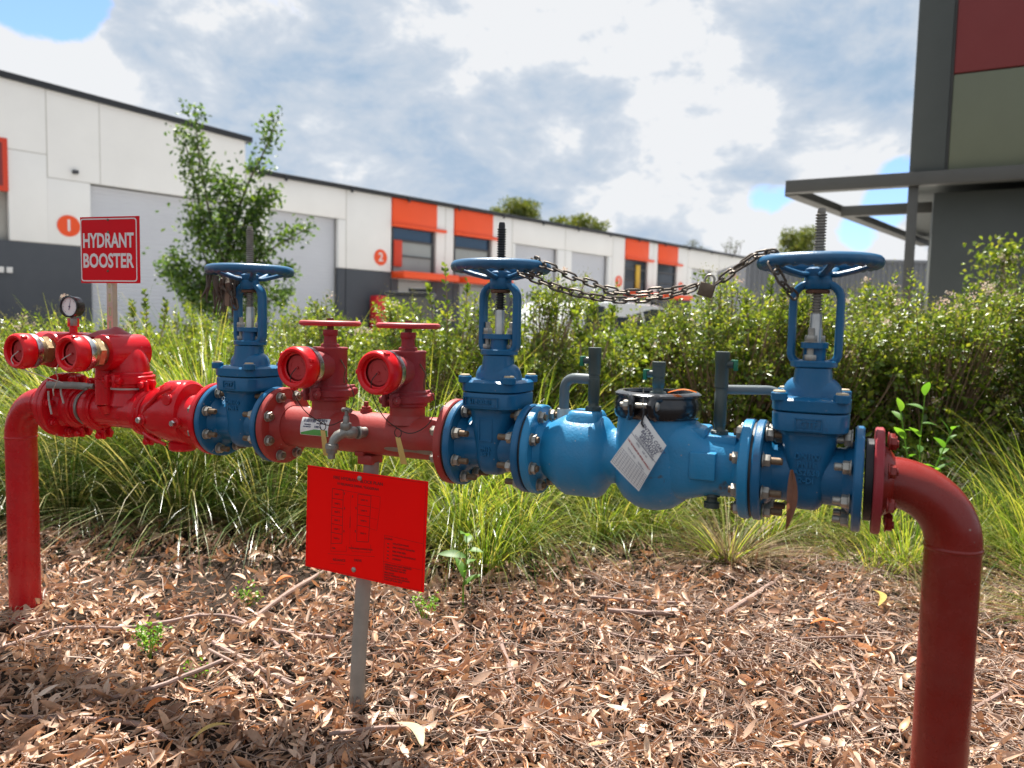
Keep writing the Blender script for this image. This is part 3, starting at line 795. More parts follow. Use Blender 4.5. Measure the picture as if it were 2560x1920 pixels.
# ---- gate valves with rising spindle
THREAD = {}
def gate_valve(sL, sR, sc_, label, stem_top, gland_ang, thread_mat, face_text, mirror=1, wheel_rot=0.):
    t = rthing('gate_valve', label, 'gate valve', sc_, AXH)
    # body: barrel, tapered gate housing, collar
    b = MB()
    b.lathe([(.057, sL + .018 - sc_), (.068, sL + .024 - sc_), (.062, sL + .040 - sc_), (.0605, 0), (.062, sR - .040 - sc_), (.068, sR - .024 - sc_), (.057, sR - .018 - sc_)], (sc_, 0, AXH), AX, 44)
    rings = []
    for z, a, bb in ((-.074, .012, .018), (-.070, .024, .038), (-.058, .033, .056), (-.03, .038, .067), (.02, .045, .070), (.07, .0545, .071), (.088, .058, .072), (.094, .068, .076), (.0975, .073, .081)):
        rings.append(sup(sc_, 0, AXH + z, a, bb, 3.2))
    b.loft(rings)
    body = b.build('body', M['blue'], t)
    cl = MB()
    cl.loft([sup(sc_, 0, AXH + z, a, bb, 3.6) for z, a, bb in ((.096, .071, .079), (.099, .0755, .084), (.133, .0765, .085), (.1365, .074, .083))])
    cl.build('body_collar', M['blue'], t)
    bn = MB()
    bn.loft([sup(sc_, 0, AXH + z, a, bb, 3.6) for z, a, bb in ((.1385, .074, .083), (.141, .0775, .086), (.162, .0775, .086), (.168, .070, .078), (.1685, .05, .05))])
    bn.loft([sup(sc_, 0, AXH + z, a, a * .86, 2.1) for z, a in ((.163, .063), (.168, .0595), (.178, .059), (.188, .0565), (.197, .051), (.204, .043), (.208, .034))])
    bn.loft([sup(sc_, -.004, AXH + z, a, a * 1.12, 2.3) for z, a in ((.160, .046), (.185, .0415), (.205, .0385), (.2275, .0365))])
    bn.build('bonnet', M['blue'], t)
    for (dx, dy) in ((-.060, -.068), (.060, -.068), (-.060, .068), (.060, .068)):
        k = MB().cyl((sc_ + dx, dy, AXH + .160), (sc_ + dx, dy, AXH + .1775), .0165, 18, bev=.002).build('bonnet_bolt', M['blue'], t)
        MB().cyl((sc_ + dx, dy, AXH + .176), (sc_ + dx, dy, AXH + .1812), .0125, 16, bev=.0015).build('bolt_cap', M['tan'], k)
    # flanges
    flange(sL + .003, sL + .021, 'flange', M['blue'], t, 1)
    flange(sR - .021, sR - .003, 'flange', M['blue'], t, -1)
    # yoke
    y = MB()
    y.cyl((sc_, 0, AXH + .229), (sc_, 0, AXH + .243), .047, 36, bev=.002)
    W, z0, z1, r0, r1 = .0465, AXH + .236, AXH + .4045, .022, .034
    path = []
    def arc(cx_, cz_, r_, a0, a1, n=7):
        for a in np.linspace(R(a0), R(a1), n):
            path.append((cx_ + r_ * math.cos(a), 0, cz_ + r_ * math.sin(a)))
    arc(sc_ + W - r0, z0 + r0, r0, -90, 0); arc(sc_ + W - r1, z1 - r1, r1, 0, 90); arc(sc_ - W + r1, z1 - r1, r1, 90, 180); arc(sc_ - W + r0, z0 + r0, r0, 180, 270)
    sq = []
    for i, p in enumerate(path):
        q = Vector(path[(i + 1) % len(path)]) - Vector(path[i - 1]); q.normalize()
        nrm = Vector((q.z, 0, -q.x))
        ring = []
        for k in range(14):
            a = 2 * PI * k / 14
            c, s_ = math.cos(a), math.sin(a)
            u_ = .0085 * math.copysign(abs(c) ** .7, c); v_ = .0155 * math.copysign(abs(s_) ** .7, s_)
            ring.append(Vector(p) + nrm * u_ + Vector((0, v_, 0)))
        sq.append(ring)
    sq.append(sq[0])
    y.loft(sq, cap=False)
    y.lathe([(0, -.012), (.026, -.012), (.0285, -.006), (.0275, .012), (.024, .02), (0, .02)], (sc_, 0, z1), (0, 0, 1), 28)
    y.build('yoke', M['blue'], t)
    MB().lathe([(.011, 0), (.0235, 0), (.0245, .003), (.0235, .007), (.011, .007)], (sc_, 0, z1 - .0205), (0, 0, 1), 24).build('yoke_bush', M['rust'], t)
    # gland, its two bolts
    gl = MB()
    gl.cyl((sc_, 0, AXH + .242), (sc_, 0, AXH + .270), .0225, 28)
    ca, sa = math.cos(R(gland_ang)), math.sin(R(gland_ang))
    rg = []
    for z in (.269, .281):
        ring = []
        for k in range(28):
            a = 2 * PI * k / 28
            lx, ly = .0425 * math.cos(a), .026 * math.sin(a)
            ring.append((sc_ + lx * ca - ly * sa, lx * sa + ly * ca, AXH + z))
        rg.append(ring)
    gl.loft(rg)
    gl.build('gland', M['blue'], t)
    for sg in (-1, 1):
        x, yy = sc_ + sg * .031 * ca, sg * .031 * sa
        gb = MB()
        gb.cyl((x, yy, AXH + .240), (x, yy, AXH + .311), .0068, 12, bev=.001)
        gb.hexn((x, yy, AXH + .2435), (x, yy, AXH + .2555), .0125, .3).cyl((x, yy, AXH + .2815), (x, yy, AXH + .2835), .0135, 16).hexn((x, yy, AXH + .2835), (x, yy, AXH + .296), .0125, .5)
        gb.build('gland_bolt', M['nut'], t)
    # spindle
    key = (round(stem_top, 3), thread_mat)
    prof = [(0, .262), (.0112, .262), (.0112, .318), (.0085, .322)]
    z = .324
    while z < stem_top - AXH - .012:
        prof += [(.0114, z), (.0114, z + .0020), (.0080, z + .0031), (.0080, z + .0048)]
        z += .0060
    prof += [(.0085, stem_top - AXH - .008), (.007, stem_top - AXH), (0, stem_top - AXH)]
    MB().lathe(prof, (sc_, 0, AXH), (0, 0, 1), 20).build('spindle', M[thread_mat], t, angle=30)
    MB().lathe([(0, .268), (.0122, .268), (.0122, .338), (.0105, .342), (0, .342)], (sc_, 0, AXH), (0, 0, 1), 20).build('spindle_sleeve', M['sleeve'], t)
    # handwheel: scalloped rim, three dished spokes, hub
    hz = AXH + .4465
    wh = MB(); rim = []
    nseg = 108
    vs, fs = [], []
    for i in range(nseg):
        a = 2 * PI * i / nseg + wheel_rot
        sc1 = .0026 * abs(math.sin(a * 13))
        for k in range(12):
            t_ = 2 * PI * k / 12
            under = max(0, -math.sin(t_))
            rr = .0140 - sc1 * under * 1.8
            rad = .1122 + rr * math.cos(t_) * .98
            vs.append((sc_ + rad * math.cos(a), rad * math.sin(a), hz + rr * math.sin(t_) * 1.06))
    for i in range(nseg):
        j = (i + 1) % nseg
        for k in range(12):
            k2 = (k + 1) % 12
            fs.append((i * 12 + k, i * 12 + k2, j * 12 + k2, j * 12 + k))
    wheel = wh.add(vs, fs).build('handwheel', M['blue_wheel'], t, angle=60)
    sp = MB()
    for k in range(5):
        a = wheel_rot + 2 * PI * k / 5 + .35
        c, s_ = math.cos(a), math.sin(a)
        sp.tube([(sc_ + c * r_, s_ * r_, hz + dz) for r_, dz in ((.012, -.024), (.04, -.0235), (.07, -.016), (.095, -.008), (.108, -.004))], .0085, 10, ry=.0062, up=(0, 0, 1))
    sp.lathe([(.0, -.042), (.021, -.042), (.0245, -.032), (.027, -.026), (.026, -.012), (.018, -.008), (0, -.008)], (sc_, 0, hz), (0, 0, 1), 28)
    sp.build('spokes_and_hub', M['blue_wheel'], wheel)
    # bolts of both joints
    bolts(sL, t); bolts(sR + (.008 if sR > .8 else 0), t, B_GAP if sR > .8 else B_STD, flip=True)
    face_text(t, sc_)
    return t
def cast_text(t, sc_, txt, size, z, y=-.0853, frame=None):
    if frame:
        w_, h_ = frame
        f = MB()
        for a in (-1, 1):
            f.span(sc_ - w_, sc_ + w_, y - .0015, y + .006, z + a * h_ - .0012, z + a * h_ + .0012).span(sc_ + a * w_ - .0012, sc_ + a * w_ + .0012, y - .0015, y + .006, z - h_ - .0012, z + h_ + .0012)
        f.build('cast_frame', M['blue'], t)
    text_obj('cast_lettering', txt, size, M['blue'], t, Matrix.Translation((sc_, y - .0002, z)) @ UPR, ext=.0022, off=.0006)
def ft_right(t, s):
    cast_text(t, s, 'GTF', .019, AXH + .1145, frame=(.025, .0115))
    cast_text(t, s, 'DN100\nPN16\nAS2638\n2-DI', .0165, AXH + .022, y=-.0712)
def ft_left(t, s):
    cast_text(t, s, 'GTF', .016, AXH + .1165, frame=(.021, .0105))
    cast_text(t, s, 'DN100\nPN16', .0165, AXH + .055, y=-.0712)
def ft_mid(t, s):
    cast_text(t, s - .008, '61-100-01', .015, AXH + .116, frame=(.046, .0105))
    cast_text(t, s, '', .01, AXH + .045, y=-.0705, frame=(.017, .026))
    cast_text(t, s, 'PN16\n2013', .0125, AXH - .008, y=-.0690)
V1 = gate_valve(-.888, -.654, -.771, 'blue gate valve', 1.378, 8, 'thread', ft_left, wheel_rot=.2)
V1['label'] = 'blue gate valve with mossy debris under its handwheel, left of the small red hydrant valves'
V2 = gate_valve(-.057, .152, .0475, 'blue gate valve with black greased spindle, chained at its handwheel, between manifold and backflow preventer', 1.358, 10, 'thread_dark', ft_mid, wheel_rot=.5)
V3 = gate_valve(.677, .895, .786, 'blue gate valve beside the dark red riser, lettered DN100 on its body', 1.361, 78, 'thread', ft_right, wheel_rot=.9)
for v, s_ in ((V1, -.888), (V1, -.654), (V2, -.057), (V2, .152), (V3, .677)):
    gasket(s_, 'gasket', M['black'], v)
gasket(.903, 'gasket', M['black'], V3, .085, .014)

# ---- red booster inlet: flange adaptor, tee, grooved couplings, elbow, header with two capped inlets
BI = rthing('booster_inlet', 'bright red hydrant booster inlet with two capped hose inlets under the pressure gauge', 'booster inlet', -1.40, AXH)
flange(-1.587, -1.566, 'flange', M['red'], BI, 1, .111)
bolts(-1.589, BI, B_RED, a0=10)
def coupling(par, o, ax, r=.0755, ears=90., mat='red', wid=.046):
    """two-piece grooved clamp with two bolted ear pairs"""
    o = Vector(o); ax = Vector(ax).normalized()
    m = MB()
    h = wid / 2
    m.lathe([(r - .022, -h), (r - .012, -h), (r - .008, -h + .004), (r - .008, -h + .010), (r, -h + .014), (r, h - .014), (r - .008, h - .010), (r - .008, h - .004), (r - .012, h), (r - .022, h)], o, ax, 40)
    ref = Vector((0, 0, 1)) if abs(ax.z) < .9 else Vector((1, 0, 0))
    X = ref.cross(ax).normalized(); Y = ax.cross(X)
    for sg in (0, 180):
        a = R(ears + sg)
        d = X * math.cos(a) + Y * math.sin(a); tt = ax.cross(d)
        for q in (-1, 1):
            c = o + d * (r + .012) + tt * (q * .012)
            rot = Matrix((d, tt, ax)).transposed()
            m.box(c, (.034, .011, wid * .82), .004, rot)
            m.cyl(c + d * .004 + tt * (q * .004), c + d * .004 + tt * (q * .018), .011, 12, bev=.003)
        m.cyl(o + d * (r + .016) - tt * .014, o + d * (r + .016) + tt * .014, .0055, 8)
    return m.build('grooved_coupling', M[mat], par)
MB().cyl((-1.566, 0, AXH), (-1.49, 0, AXH), .059, 40).build('flange_adaptor', M['red'], BI)
coupling(BI, (-1.525, 0, AXH), AX, ears=96)
MB().lathe([(.05, -.006), (.0625, -.006), (.0645, 0), (.0625, .006), (.05, .006)], (-1.470, 0, AXH), AX, 40).build('pale_seal_ring', M['galv'], BI)
coupling(BI, (-1.425, 0, AXH), AX, ears=98)
te = MB()
te.cyl((-1.488, 0, AXH), (-1.175, 0, AXH), .0585, 44)
te.lathe([(.0585, -.02), (.0585, .09)], (-1.283, 0, AXH), (0, 0, 1), 40)
te.lathe([(.0665, .02), (.0605, .045), (.0585, .06)], (-1.283, 0, AXH), (0, 0, 1), 40)
te.build('tee', M['red'], BI)
coupling(BI, (-1.195, 0, AXH), AX, ears=95)
coupling(BI, (-1.283, 0, .903), (0, 0, 1), r=.0765, ears=18, wid=.05)
MB().lathe([(.0585, 0), (.0625, .0), (.063, .003), (.0625, .006), (.0585, .006)], (-1.283, 0, .872), (0, 0, 1), 40).build('sealant_bead', M['white_union'], BI)
eb = MB()
arc = [(-1.283, 0, .925)] + [(-1.345 + .062 * math.cos(a), 0, .930 + .062 * math.sin(a)) for a in np.linspace(0, PI / 2, 14)]
eb.tube(arc, [.0605] * len(arc), 36, up=(0, 1, 0))
eb.build('top_elbow', M['red'], BI)
HZ = .990
hd = MB()
hd.cyl((-1.34, 0, HZ), (-1.71, 0, HZ), .0590, 40, bev=.006)
hd.build('header_pipe', M['red'], BI)
def inlet_cap(par, s, h, n0, ring_mat, cap='cap', scale=1., name='inlet_cap', rot=0.):
    """plastic blank cap on a storz-like hose connection, axis towards the viewer; n0 = where the metal band starts"""
    o = (s, -n0, h); ax = (0, -1, 0)
    k = scale
    c = MB()
    c.lathe([(.030 * k, .012), (.0535 * k, .012), (.056 * k, .016), (.0565 * k, .030), (.0555 * k, .048), (.053 * k, .054), (.0495 * k, .057), (.044 * k, .0565), (.0405 * k, .053), (.0395 * k, .042), (.036 * k, .040)], o, ax, 48)
    for q in range(3):
        a = rot + 2 * PI * q / 3
        rr = Matrix.Rotation(-a, 3, 'Y')
        c.box(Vector(o) + rr @ Vector((.0560 * k, -.043, 0)), (.008, .017, .012), .0025, rr)
    o_ = c.build(name, M[cap], par)
    d = MB()
    d.lathe([(.0395 * k, .030), (.0345 * k, .0335), (.032 * k, .036), (0, .036)], o, ax, 40)
    for q, (ra, wa) in enumerate(((.3, .5), (2.5, .4), (4.2, .6))):
        d.tube([(s + .022 * k * math.cos(ra + wa * u), -n0 - .0365, h + .022 * k * math.sin(ra + wa * u)) for u in np.linspace(0, 1.6, 7)], .0009, 6)
    d.cyl((s, -n0 - .035, h), (s, -n0 - .041, h), .004, 10)
    d.build('cap_disc', M['cap_face'], o_)
    b = MB().lathe([(.036 * k, -.006), (.0545 * k, -.006), (.0555 * k, -.003), (.0555 * k, .0115), (.036 * k, .0115)], o, ax, 48).build('steel_band', M[ring_mat], o_)
    return o_
for s_ in (-1.303, -1.552):
    MB().lathe([(.02, -.055), (.0575, -.055), (.0585, -.045), (.0585, .078), (.056, .086), (.049, .088), (.02, .088)], (s_, 0, HZ), (0, -1, 0), 44).build('inlet_boss', M['red'], BI)
    ad = MB()
    ad.cyl((s_, -.086, HZ), (s_, -.100, HZ), .040, 32)
    ad.hexn((s_, -.098, HZ), (s_, -.122, HZ), .0475, .2)
    ad.cyl((s_, -.120, HZ), (s_, -.142, HZ), .044, 36, bev=.002)
    ad.build('bronze_adaptor', M['brass'], BI)
    inlet_cap(BI, s_, HZ - .001, .146, 'steel', rot=.4 + s_)
# drain line with a lever valve
dr = MB()
dr.cyl((-1.325, -.060, .94), (-1.325, -.060, .905), .0265, 24).cyl((-1.325, -.060, .905), (-1.325, -.060, .823), .0275, 24, bev=.002).cyl((-1.325, -.060, .825), (-1.325, -.050, .80), .024, 24)
dr.lathe([(.0265, 0), (.0285, .001), (.0285, .006), (.0265, .007)], (-1.325, -.060, .907), (0, 0, 1), 24)
dr.build('drain_valve', M['red'], BI)
lv = MB()
lv.cyl((-1.352, -.075, .880), (-1.378, -.080, .880), .009, 12)
lv.tube([(-1.372, -.083, .879), (-1.43, -.092, .8805), (-1.47, -.096, .879), (-1.545, -.102, .877)], .012, 10, ry=.0035, up=(0, -1, .1))
lv.build('lever', M['galv'], BI)
MB().span(-1.352, -1.316, -.0625, -.056, .808, .83, .002).build('plate', M['galv'], BI)
# cover over the elbow top: dark red crumpled wrap
wr = MB()
vs, fs = [], []
for i in range(9):
    for j in range(7):
        u = i / 8; v = j / 6
        x = -1.43 + .13 * u; y = -.05 + .10 * v
        z = HZ + .060 + .020 * math.sin(PI * u) * math.sin(PI * v) * (1 + .35 * math.sin(7 * u + 5 * v)) - .012 * (2 * v - 1) ** 2
        vs.append((x, y, z))
for i in range(8):
    for j in range(6):
        fs.append((i * 7 + j, (i + 1) * 7 + j, (i + 1) * 7 + j + 1, i * 7 + j + 1))
wr.add(vs, fs).build('vinyl_wrap', M['maroon'], BI)
# cords of the caps and the strips that hang from them
def cord(name, pts, r, mat, par, seg=6, sub=6):
    """smooth cord through points (Catmull-Rom)"""
    P_ = [Vector(p) for p in pts]
    P_ = [P_[0] * 2 - P_[1]] + P_ + [P_[-1] * 2 - P_[-2]]
    out = []
    for i in range(1, len(P_) - 2):
        for u in np.linspace(0, 1, sub, endpoint=False):
            a, b, c, d = P_[i - 1], P_[i], P_[i + 1], P_[i + 2]
            out.append(.5 * ((2 * b) + (c - a) * u + (2 * a - 5 * b + 4 * c - d) * u * u + (3 * b - a - 3 * c + d) * u ** 3))
    out.append(P_[-2])
    return MB().tube(out, r, seg).build(name, mat, par)
cord('cap_cord', [(-1.303, -.187, .989), (-1.345, -.192, .965), (-1.385, -.18, .93), (-1.42, -.15, .905), (-1.47, -.13, .87), (-1.50, -.11, .845), (-1.52, -.10, .87)], .0016, M['lightwire'], BI)
cord('cap_cord', [(-1.552, -.187, .989), (-1.568, -.2, .965), (-1.55, -.195, .94), (-1.50, -.16, .915), (-1.44, -.12, .89)], .0016, M['lightwire'], BI)
for p in ([(-1.553, -.092, .855), (-1.548, -.094, .82), (-1.535, -.095, .78)], [(-1.502, -.085, .878), (-1.497, -.087, .85), (-1.487, -.086, .818)]):
    cord('dry_grass_strip', p, .0028, M['lightwire'], BI, 4, 4)

# ---- red check valve
CV = rthing('check_valve', 'red grooved check valve body with bright hex plugs, bolted to the left blue gate valve', 'check valve', -1.05, AXH)
def ell(s, cz, ry_, rz_, n=36):
    return [(s, ry_ * math.cos(2 * PI * k / n), AXH + cz + rz_ * math.sin(2 * PI * k / n)) for k in range(n)]
cb = MB()
cb.loft([ell(s, cz, a, b) for s, cz, a, b in ((-1.178, 0, .0585, .0585), (-1.165, 0, .064, .066), (-1.15, .004, .071, .077), (-1.11, .008, .080, .090), (-1.06, .010, .082, .099), (-1.025, .010, .080, .101), (-1.012, .010, .079, .100), (-1.004, .008, .076, .094), (-1.0, .0, .066, .070), (-.975, 0, .0605, .062), (-.955, 0, .060, .060), (-.93, 0, .064, .064), (-.912, 0, .074, .074))])
body_cv = cb.build('body', M['red'], CV)
hp = MB()
hp.loft([sup(-1.055, .0, z, a, b, 3) for z, a, b in ((.868, .052, .064), (.888, .048, .058), (.903, .036, .046), (.909, .022, .034))])
hp.tube([(-1.155, -.062, .79), (-1.115, -.078, .83), (-1.065, -.076, .872), (-1.02, -.066, .892)], .006, 8)
hp.tube([(-1.150, -.060, .745), (-1.10, -.078, .735), (-1.04, -.074, .718)], .005, 8)
hp.cyl((-1.05, 0, .72), (-1.05, 0, .690), .042, 28, bev=.006)
hp.build('cover_rib', M['red'], CV)
for (s_, z_, yy) in ((-1.143, .787, -.070), (-1.000, .787, -.069), (-1.032, .855, -.072)):
    b = MB().cyl((s_, yy + .012, z_), (s_, yy - .008, z_), .0165, 18, bev=.002).build('boss', M['red'], CV)
    if z_ < .8:
        MB().hexn((s_, yy - .008, z_), (s_, yy - .020, z_), .0095, .3).build('hex_plug', M['steel'], b)
flange(-.911, -.891, 'flange', M['red'], CV, None)

# ---- faded red manifold between the left and middle gate valves
MF = rthing('manifold_pipe', 'faded red manifold pipe with flaking paint between the left and middle blue gate valves', 'pipe', -.35, AXH)
MB().cyl((-.635, 0, AXH), (-.078, 0, AXH), .0572, 48).build('pipe', M['red_faded'], MF)
flange(-.651, -.630, 'flange', M['red_faded'], MF, 1)
flange(-.081, -.060, 'flange', M['red_faded'], MF, -1)
for s_ in (-.482, -.222):
    MB().lathe([(.030, .02), (.0475, .03), (.0475, .095), (.030, .095)], (s_, 0, AXH), (0, 0, 1), 36).lathe([(.0565, .036), (.0515, .048), (.0475, .058)], (s_, 0, AXH), (0, 0, 1), 36).build('branch_neck', M['red_faded'], MF)
pl = MB()
pl.cyl((-.355, 0, .852), (-.355, 0, .873), .0125, 16, bev=.001).box((-.355, 0, .879), (.010, .010, .014), .001)
pl.cyl((-.355, 0, .850), (-.355, 0, .866), .0165, 6)
pl.build('square_plug', M['red_faded'], MF)
# grey worn primer band low on the front of the pipe
vs, fs = [], []
na, nb = 24, 8
for i in range(na + 1):
    for j in range(nb + 1):
        u = i / na; v = j / nb
        s_ = -.262 + .172 * u
        wv = .16 + .10 * math.sin(3.1 * u + .4) * math.sin(9 * u) + .10 * u
        a = R(-31) + (v - .5) * wv * (1 if 0 < u < 1 else .3)
        vs.append((s_, -.0577 * math.cos(a), AXH + .0577 * math.sin(a)))
for i in range(na):
    for j in range(nb):
        fs.append((i * (nb + 1) + j, (i + 1) * (nb + 1) + j, (i + 1) * (nb + 1) + j + 1, i * (nb + 1) + j + 1))
MB().add(vs, fs).build('bare_primer_patch', M['galv'], MF)
# sticker with bar code wrapped on the pipe
def curved(par, name, s0, s1, a0, a1, r, mat, na=6, nb=8):
    vs, fs = [], []
    for i in range(na + 1):
        for j in range(nb + 1):
            s_ = s0 + (s1 - s0) * i / na; a = R(a0 + (a1 - a0) * j / nb)
            vs.append((s_, -r * math.cos(a), AXH + r * math.sin(a)))
    for i in range(na):
        for j in range(nb):
            fs.append((i * (nb + 1) + j, (i + 1) * (nb + 1) + j, (i + 1) * (nb + 1) + j + 1, i * (nb + 1) + j + 1))
    return MB().add(vs, fs).build(name, mat, par)
st = curved(MF, 'service_sticker', -.536, -.440, -12, 38, .0576, M['paper'])
st['label'] = 'white and green bar code sticker'
vs, fs = [], []
for i in range(7):
    s_ = -.534 + .092 * i / 6
    for j in range(4):
        a = R(-11 + (5 + 11 * min(1, i / 3)) * j / 3)
        vs.append((s_, -.0580 * math.cos(a), AXH + .0580 * math.sin(a)))
for i in range(6):
    for j in range(3):
        fs.append((i * 4 + j, (i + 1) * 4 + j, (i + 1) * 4 + j + 1, i * 4 + j + 1))
MB().add(vs, fs).build('green_band', M['sticker_green'], st)
bc = MB(); x = -.529; q = random.Random(3)
while x < -.487:
    w_ = q.choice((.0007, .0012, .0018))
    vs = []
    for s_ in (x, x + w_):
        for a in (24, 29, 34):
            vs.append((s_, -.0580 * math.cos(R(a)), AXH + .0580 * math.sin(R(a))))
    bc.add(vs, [(0, 3, 4, 1), (1, 4, 5, 2)])
    x += w_ + q.choice((.0007, .0011, .0016))
bc.build('bar_code', M['ink'], st)
def on_pipe_text(par, txt, size, s, ang, mat, align='CENTER', r=.0582):
    a = R(ang)
    m4 = Matrix.Translation((s, -r * math.cos(a), AXH + r * math.sin(a))) @ Matrix.Rotation(-a, 4, 'X') @ UPR
    return text_obj('print', txt, size, mat, par, m4, ext=.0001, off=.0002, align=align)
on_pipe_text(st, 'Service', .0115, -.465, 32, M['ink'])
on_pipe_text(st, 'NEXT SERVICE', .005, -.466, 22, M['ink']); on_pipe_text(st, '1300 0', .0085, -.477, 12, M['ink']); on_pipe_text(st, 'TMH4327', .0055, -.512, 17, M['ink']); on_pipe_text(st, 'FOR SERVICE', .0045, -.513, 11, M['ink'])

# ---- two small red hydrant valves on the manifold
def hydrant_valve(s, lift, label, rot):
    t = rthing('hydrant_valve', label, 'hydrant valve', s, .885 + lift, group='small red hydrant valves on the manifold')
    z = lift
    coupling(t, (s, 0, .905 + z), (0, 0, 1), r=.0615, ears=-4, mat='maroon', wid=.044)
    b = MB()
    b.lathe([(0, .918), (.046, .918), (.0485, .922), (.0475, .930), (.0475, 1.024), (.0490, 1.026), (.0490, 1.030), (.047, 1.0325), (0, 1.0325)], (s, 0, z), (0, 0, 1), 44)
    b.build('body', M['maroon'], t)
    b = MB()
    b.lathe([(0, 1.031), (.0235, 1.031), (.0235, 1.040), (.0185, 1.043), (.0175, 1.063), (.0195, 1.065), (.0205, 1.067), (.0205, 1.079), (.0195, 1.081), (0, 1.081)], (s, 0, z), (0, 0, 1), 28)
    b.hexn((s, 0, 1.031 + z), (s, 0, 1.041 + z), .026, .3)
    b.build('spindle_housing', M['maroon'], t)
    MB().cyl((s, 0, 1.079 + z), (s, 0, 1.110 + z), .0095, 16).build('spindle', M['rust'], t)
    wz = 1.0985 + z
    w_ = MB()
    w_.lathe([(.070, -.0075), (.0785, -.0075), (.084, -.004), (.0855, 0), (.084, .0045), (.0785, .0075), (.070, .0075), (.0665, .003), (.0665, -.003), (.070, -.0075)], (s, 0, wz), (0, 0, 1), 52)
    for k in range(4):
        a = rot + PI / 2 * k
        w_.tube([(s + .012 * math.cos(a), .012 * math.sin(a), wz), (s + .070 * math.cos(a), .070 * math.sin(a), wz)], .0085, 8, ry=.0045, up=(0, 0, 1))
    w_.cyl((s, 0, wz - .008), (s, 0, wz + .0065), .017, 20, bev=.002)
    w_.build('handwheel', M['red_wheel'], t)
    MB().hexn((s, 0, wz + .0065), (s, 0, wz + .0150), .0095, .2).build('wheel_nut', M['rust'], t)
    # outlet towards the viewer
    MB().cyl((s, -.03, .980 + z), (s, -.098, .980 + z), .041, 36).build('outlet', M['maroon'], t)
    inlet_cap(t, s, .980 + z, .100, 'steel', rot=rot * 1.3, name='outlet_cap')
    # small chain eye on the right of the body
    cord('eye_wire', [(s + .044, -.012, 1.0 + z), (s + .058, -.016, .985 + z), (s + .066, -.018, .972 + z), (s + .062, -.018, .955 + z), (s + .064, -.02, .935 + z)], .0019, M['rust'], t)
    cord('cap_wire', [(s, -.141, .980 + z), (s - .012, -.150, .955 + z), (s - .010, -.142, .915 + z), (s + .004, -.115, .865 + z), (s + .025, -.085, .835 + z), (s + .052, -.074, .823 + z), (s + .085, -.07, .834 + z), (s + .108, -.06, .858 + z), (s + .104, -.03, .90 + z), (s + .070, -.018, .95 + z)], .0013, M['wire'], t)
    return t
M['red_wheel'] = pmat('sun faded red wheel', (.46, .035, .045), .5, var=.12, bump=.15, bscale=90, second=(.40, .16, .15), sfac=.69, sscale=30)
HA = hydrant_valve(-.478, 0, 'left small red hydrant valve, its handwheel above the bar code sticker', .3)
HB = hydrant_valve(-.222, -.002, 'right small red hydrant valve, between the bronze tap and the middle blue gate valve', .8)
def strip_tag(s, h, lean, label):
    t = rthing('strip_tag', label, 'tag', s, h, .088)
    MB().lathe([(.0105, -.0008), (.0122, -.0008), (.0122, .0008), (.0105, .0008), (.0105, -.0008)], (s, -.088, h + .011), (.15, 1, 0), 24).build('ring', M['wire'], t)
    vs, fs = [], []
    for i in range(9):
        u = i / 8
        c = s + lean * u + .002 * math.sin(3 * u); z = h - .068 * u
        for sg in (-1, 1):
            for y in (-.0888, -.0878):
                vs.append((c + sg * (.0072 + .0025 * u), y - .004 * math.sin(2.5 * u), z))
    for i in range(8):
        a = i * 4; b = a + 4
        fs += [(a, a + 2, b + 2, b), (a + 1, b + 1, b + 3, a + 3), (a, b, b + 1, a + 1), (a + 2, a + 3, b + 3, b + 2)]
    fs += [(0, 1, 3, 2), (32, 34, 35, 33)]
    MB().add(vs, fs).build('strip', M['tagyellow'], t, smooth=False)
    return t
strip_tag(-.433, .811, .014, 'yellow strip tag hanging partly behind the bronze tap')
strip_tag(-.194, .811, .021, 'yellow strip tag hanging on a ring below the right red hydrant valve')
# ---- bronze tap
TP = rthing('garden_tap', 'weathered bronze garden tap with pale hose fitting on the front of the red manifold', 'tap', -.335, .80, .06)
b = MB()
b.cyl((-.318, -.050, .812), (-.320, -.078, .813), .0165, 20).cyl((-.320, -.076, .813), (-.323, -.088, .814), .0205, 20, bev=.002)
b.lathe([(.013, 0), (.0185, .008), (.0195, .022), (.017, .036), (.013, .04)], (-.323, -.086, .815), (-.55, -.83, .02), 22)
b.tube([(-.338, -.108, .817), (-.350, -.122, .815), (-.362, -.135, .806), (-.370, -.144, .792), (-.373, -.147, .776)], [.0165, .0165, .016, .0145, .013], 16)
b.lathe([(.013, 0), (.0175, .006), (.0185, .018), (.0165, .024), (.0105, .027), (.0095, .045), (.008, .047)], (-.345, -.116, .822), (.05, .02, 1), 20)
b.build('body', M['galv'], TP)
h_ = MB()
h_.cyl((-.343, -.115, .866), (-.342, -.1145, .884), .0065, 12)
h_.tube([(-.360, -.110, .8855), (-.351, -.113, .888), (-.342, -.1145, .889), (-.333, -.116, .888), (-.324, -.119, .8855)], [.0075, .0055, .0065, .0055, .0075], 10)
h_.build('handle', M['galv'], TP)
MB().cyl((-.373, -.147, .782), (-.374, -.148, .765), .0205, 24, bev=.002).lathe([(.0175, 0), (.0165, .012), (.0115, .014), (.0115, .030), (.008, .030)], (-.374, -.148, .766), (-.02, -.02, -1), 20).build('hose_fitting', M['galv'], TP)

TP.scale = (.84, .84, .84)
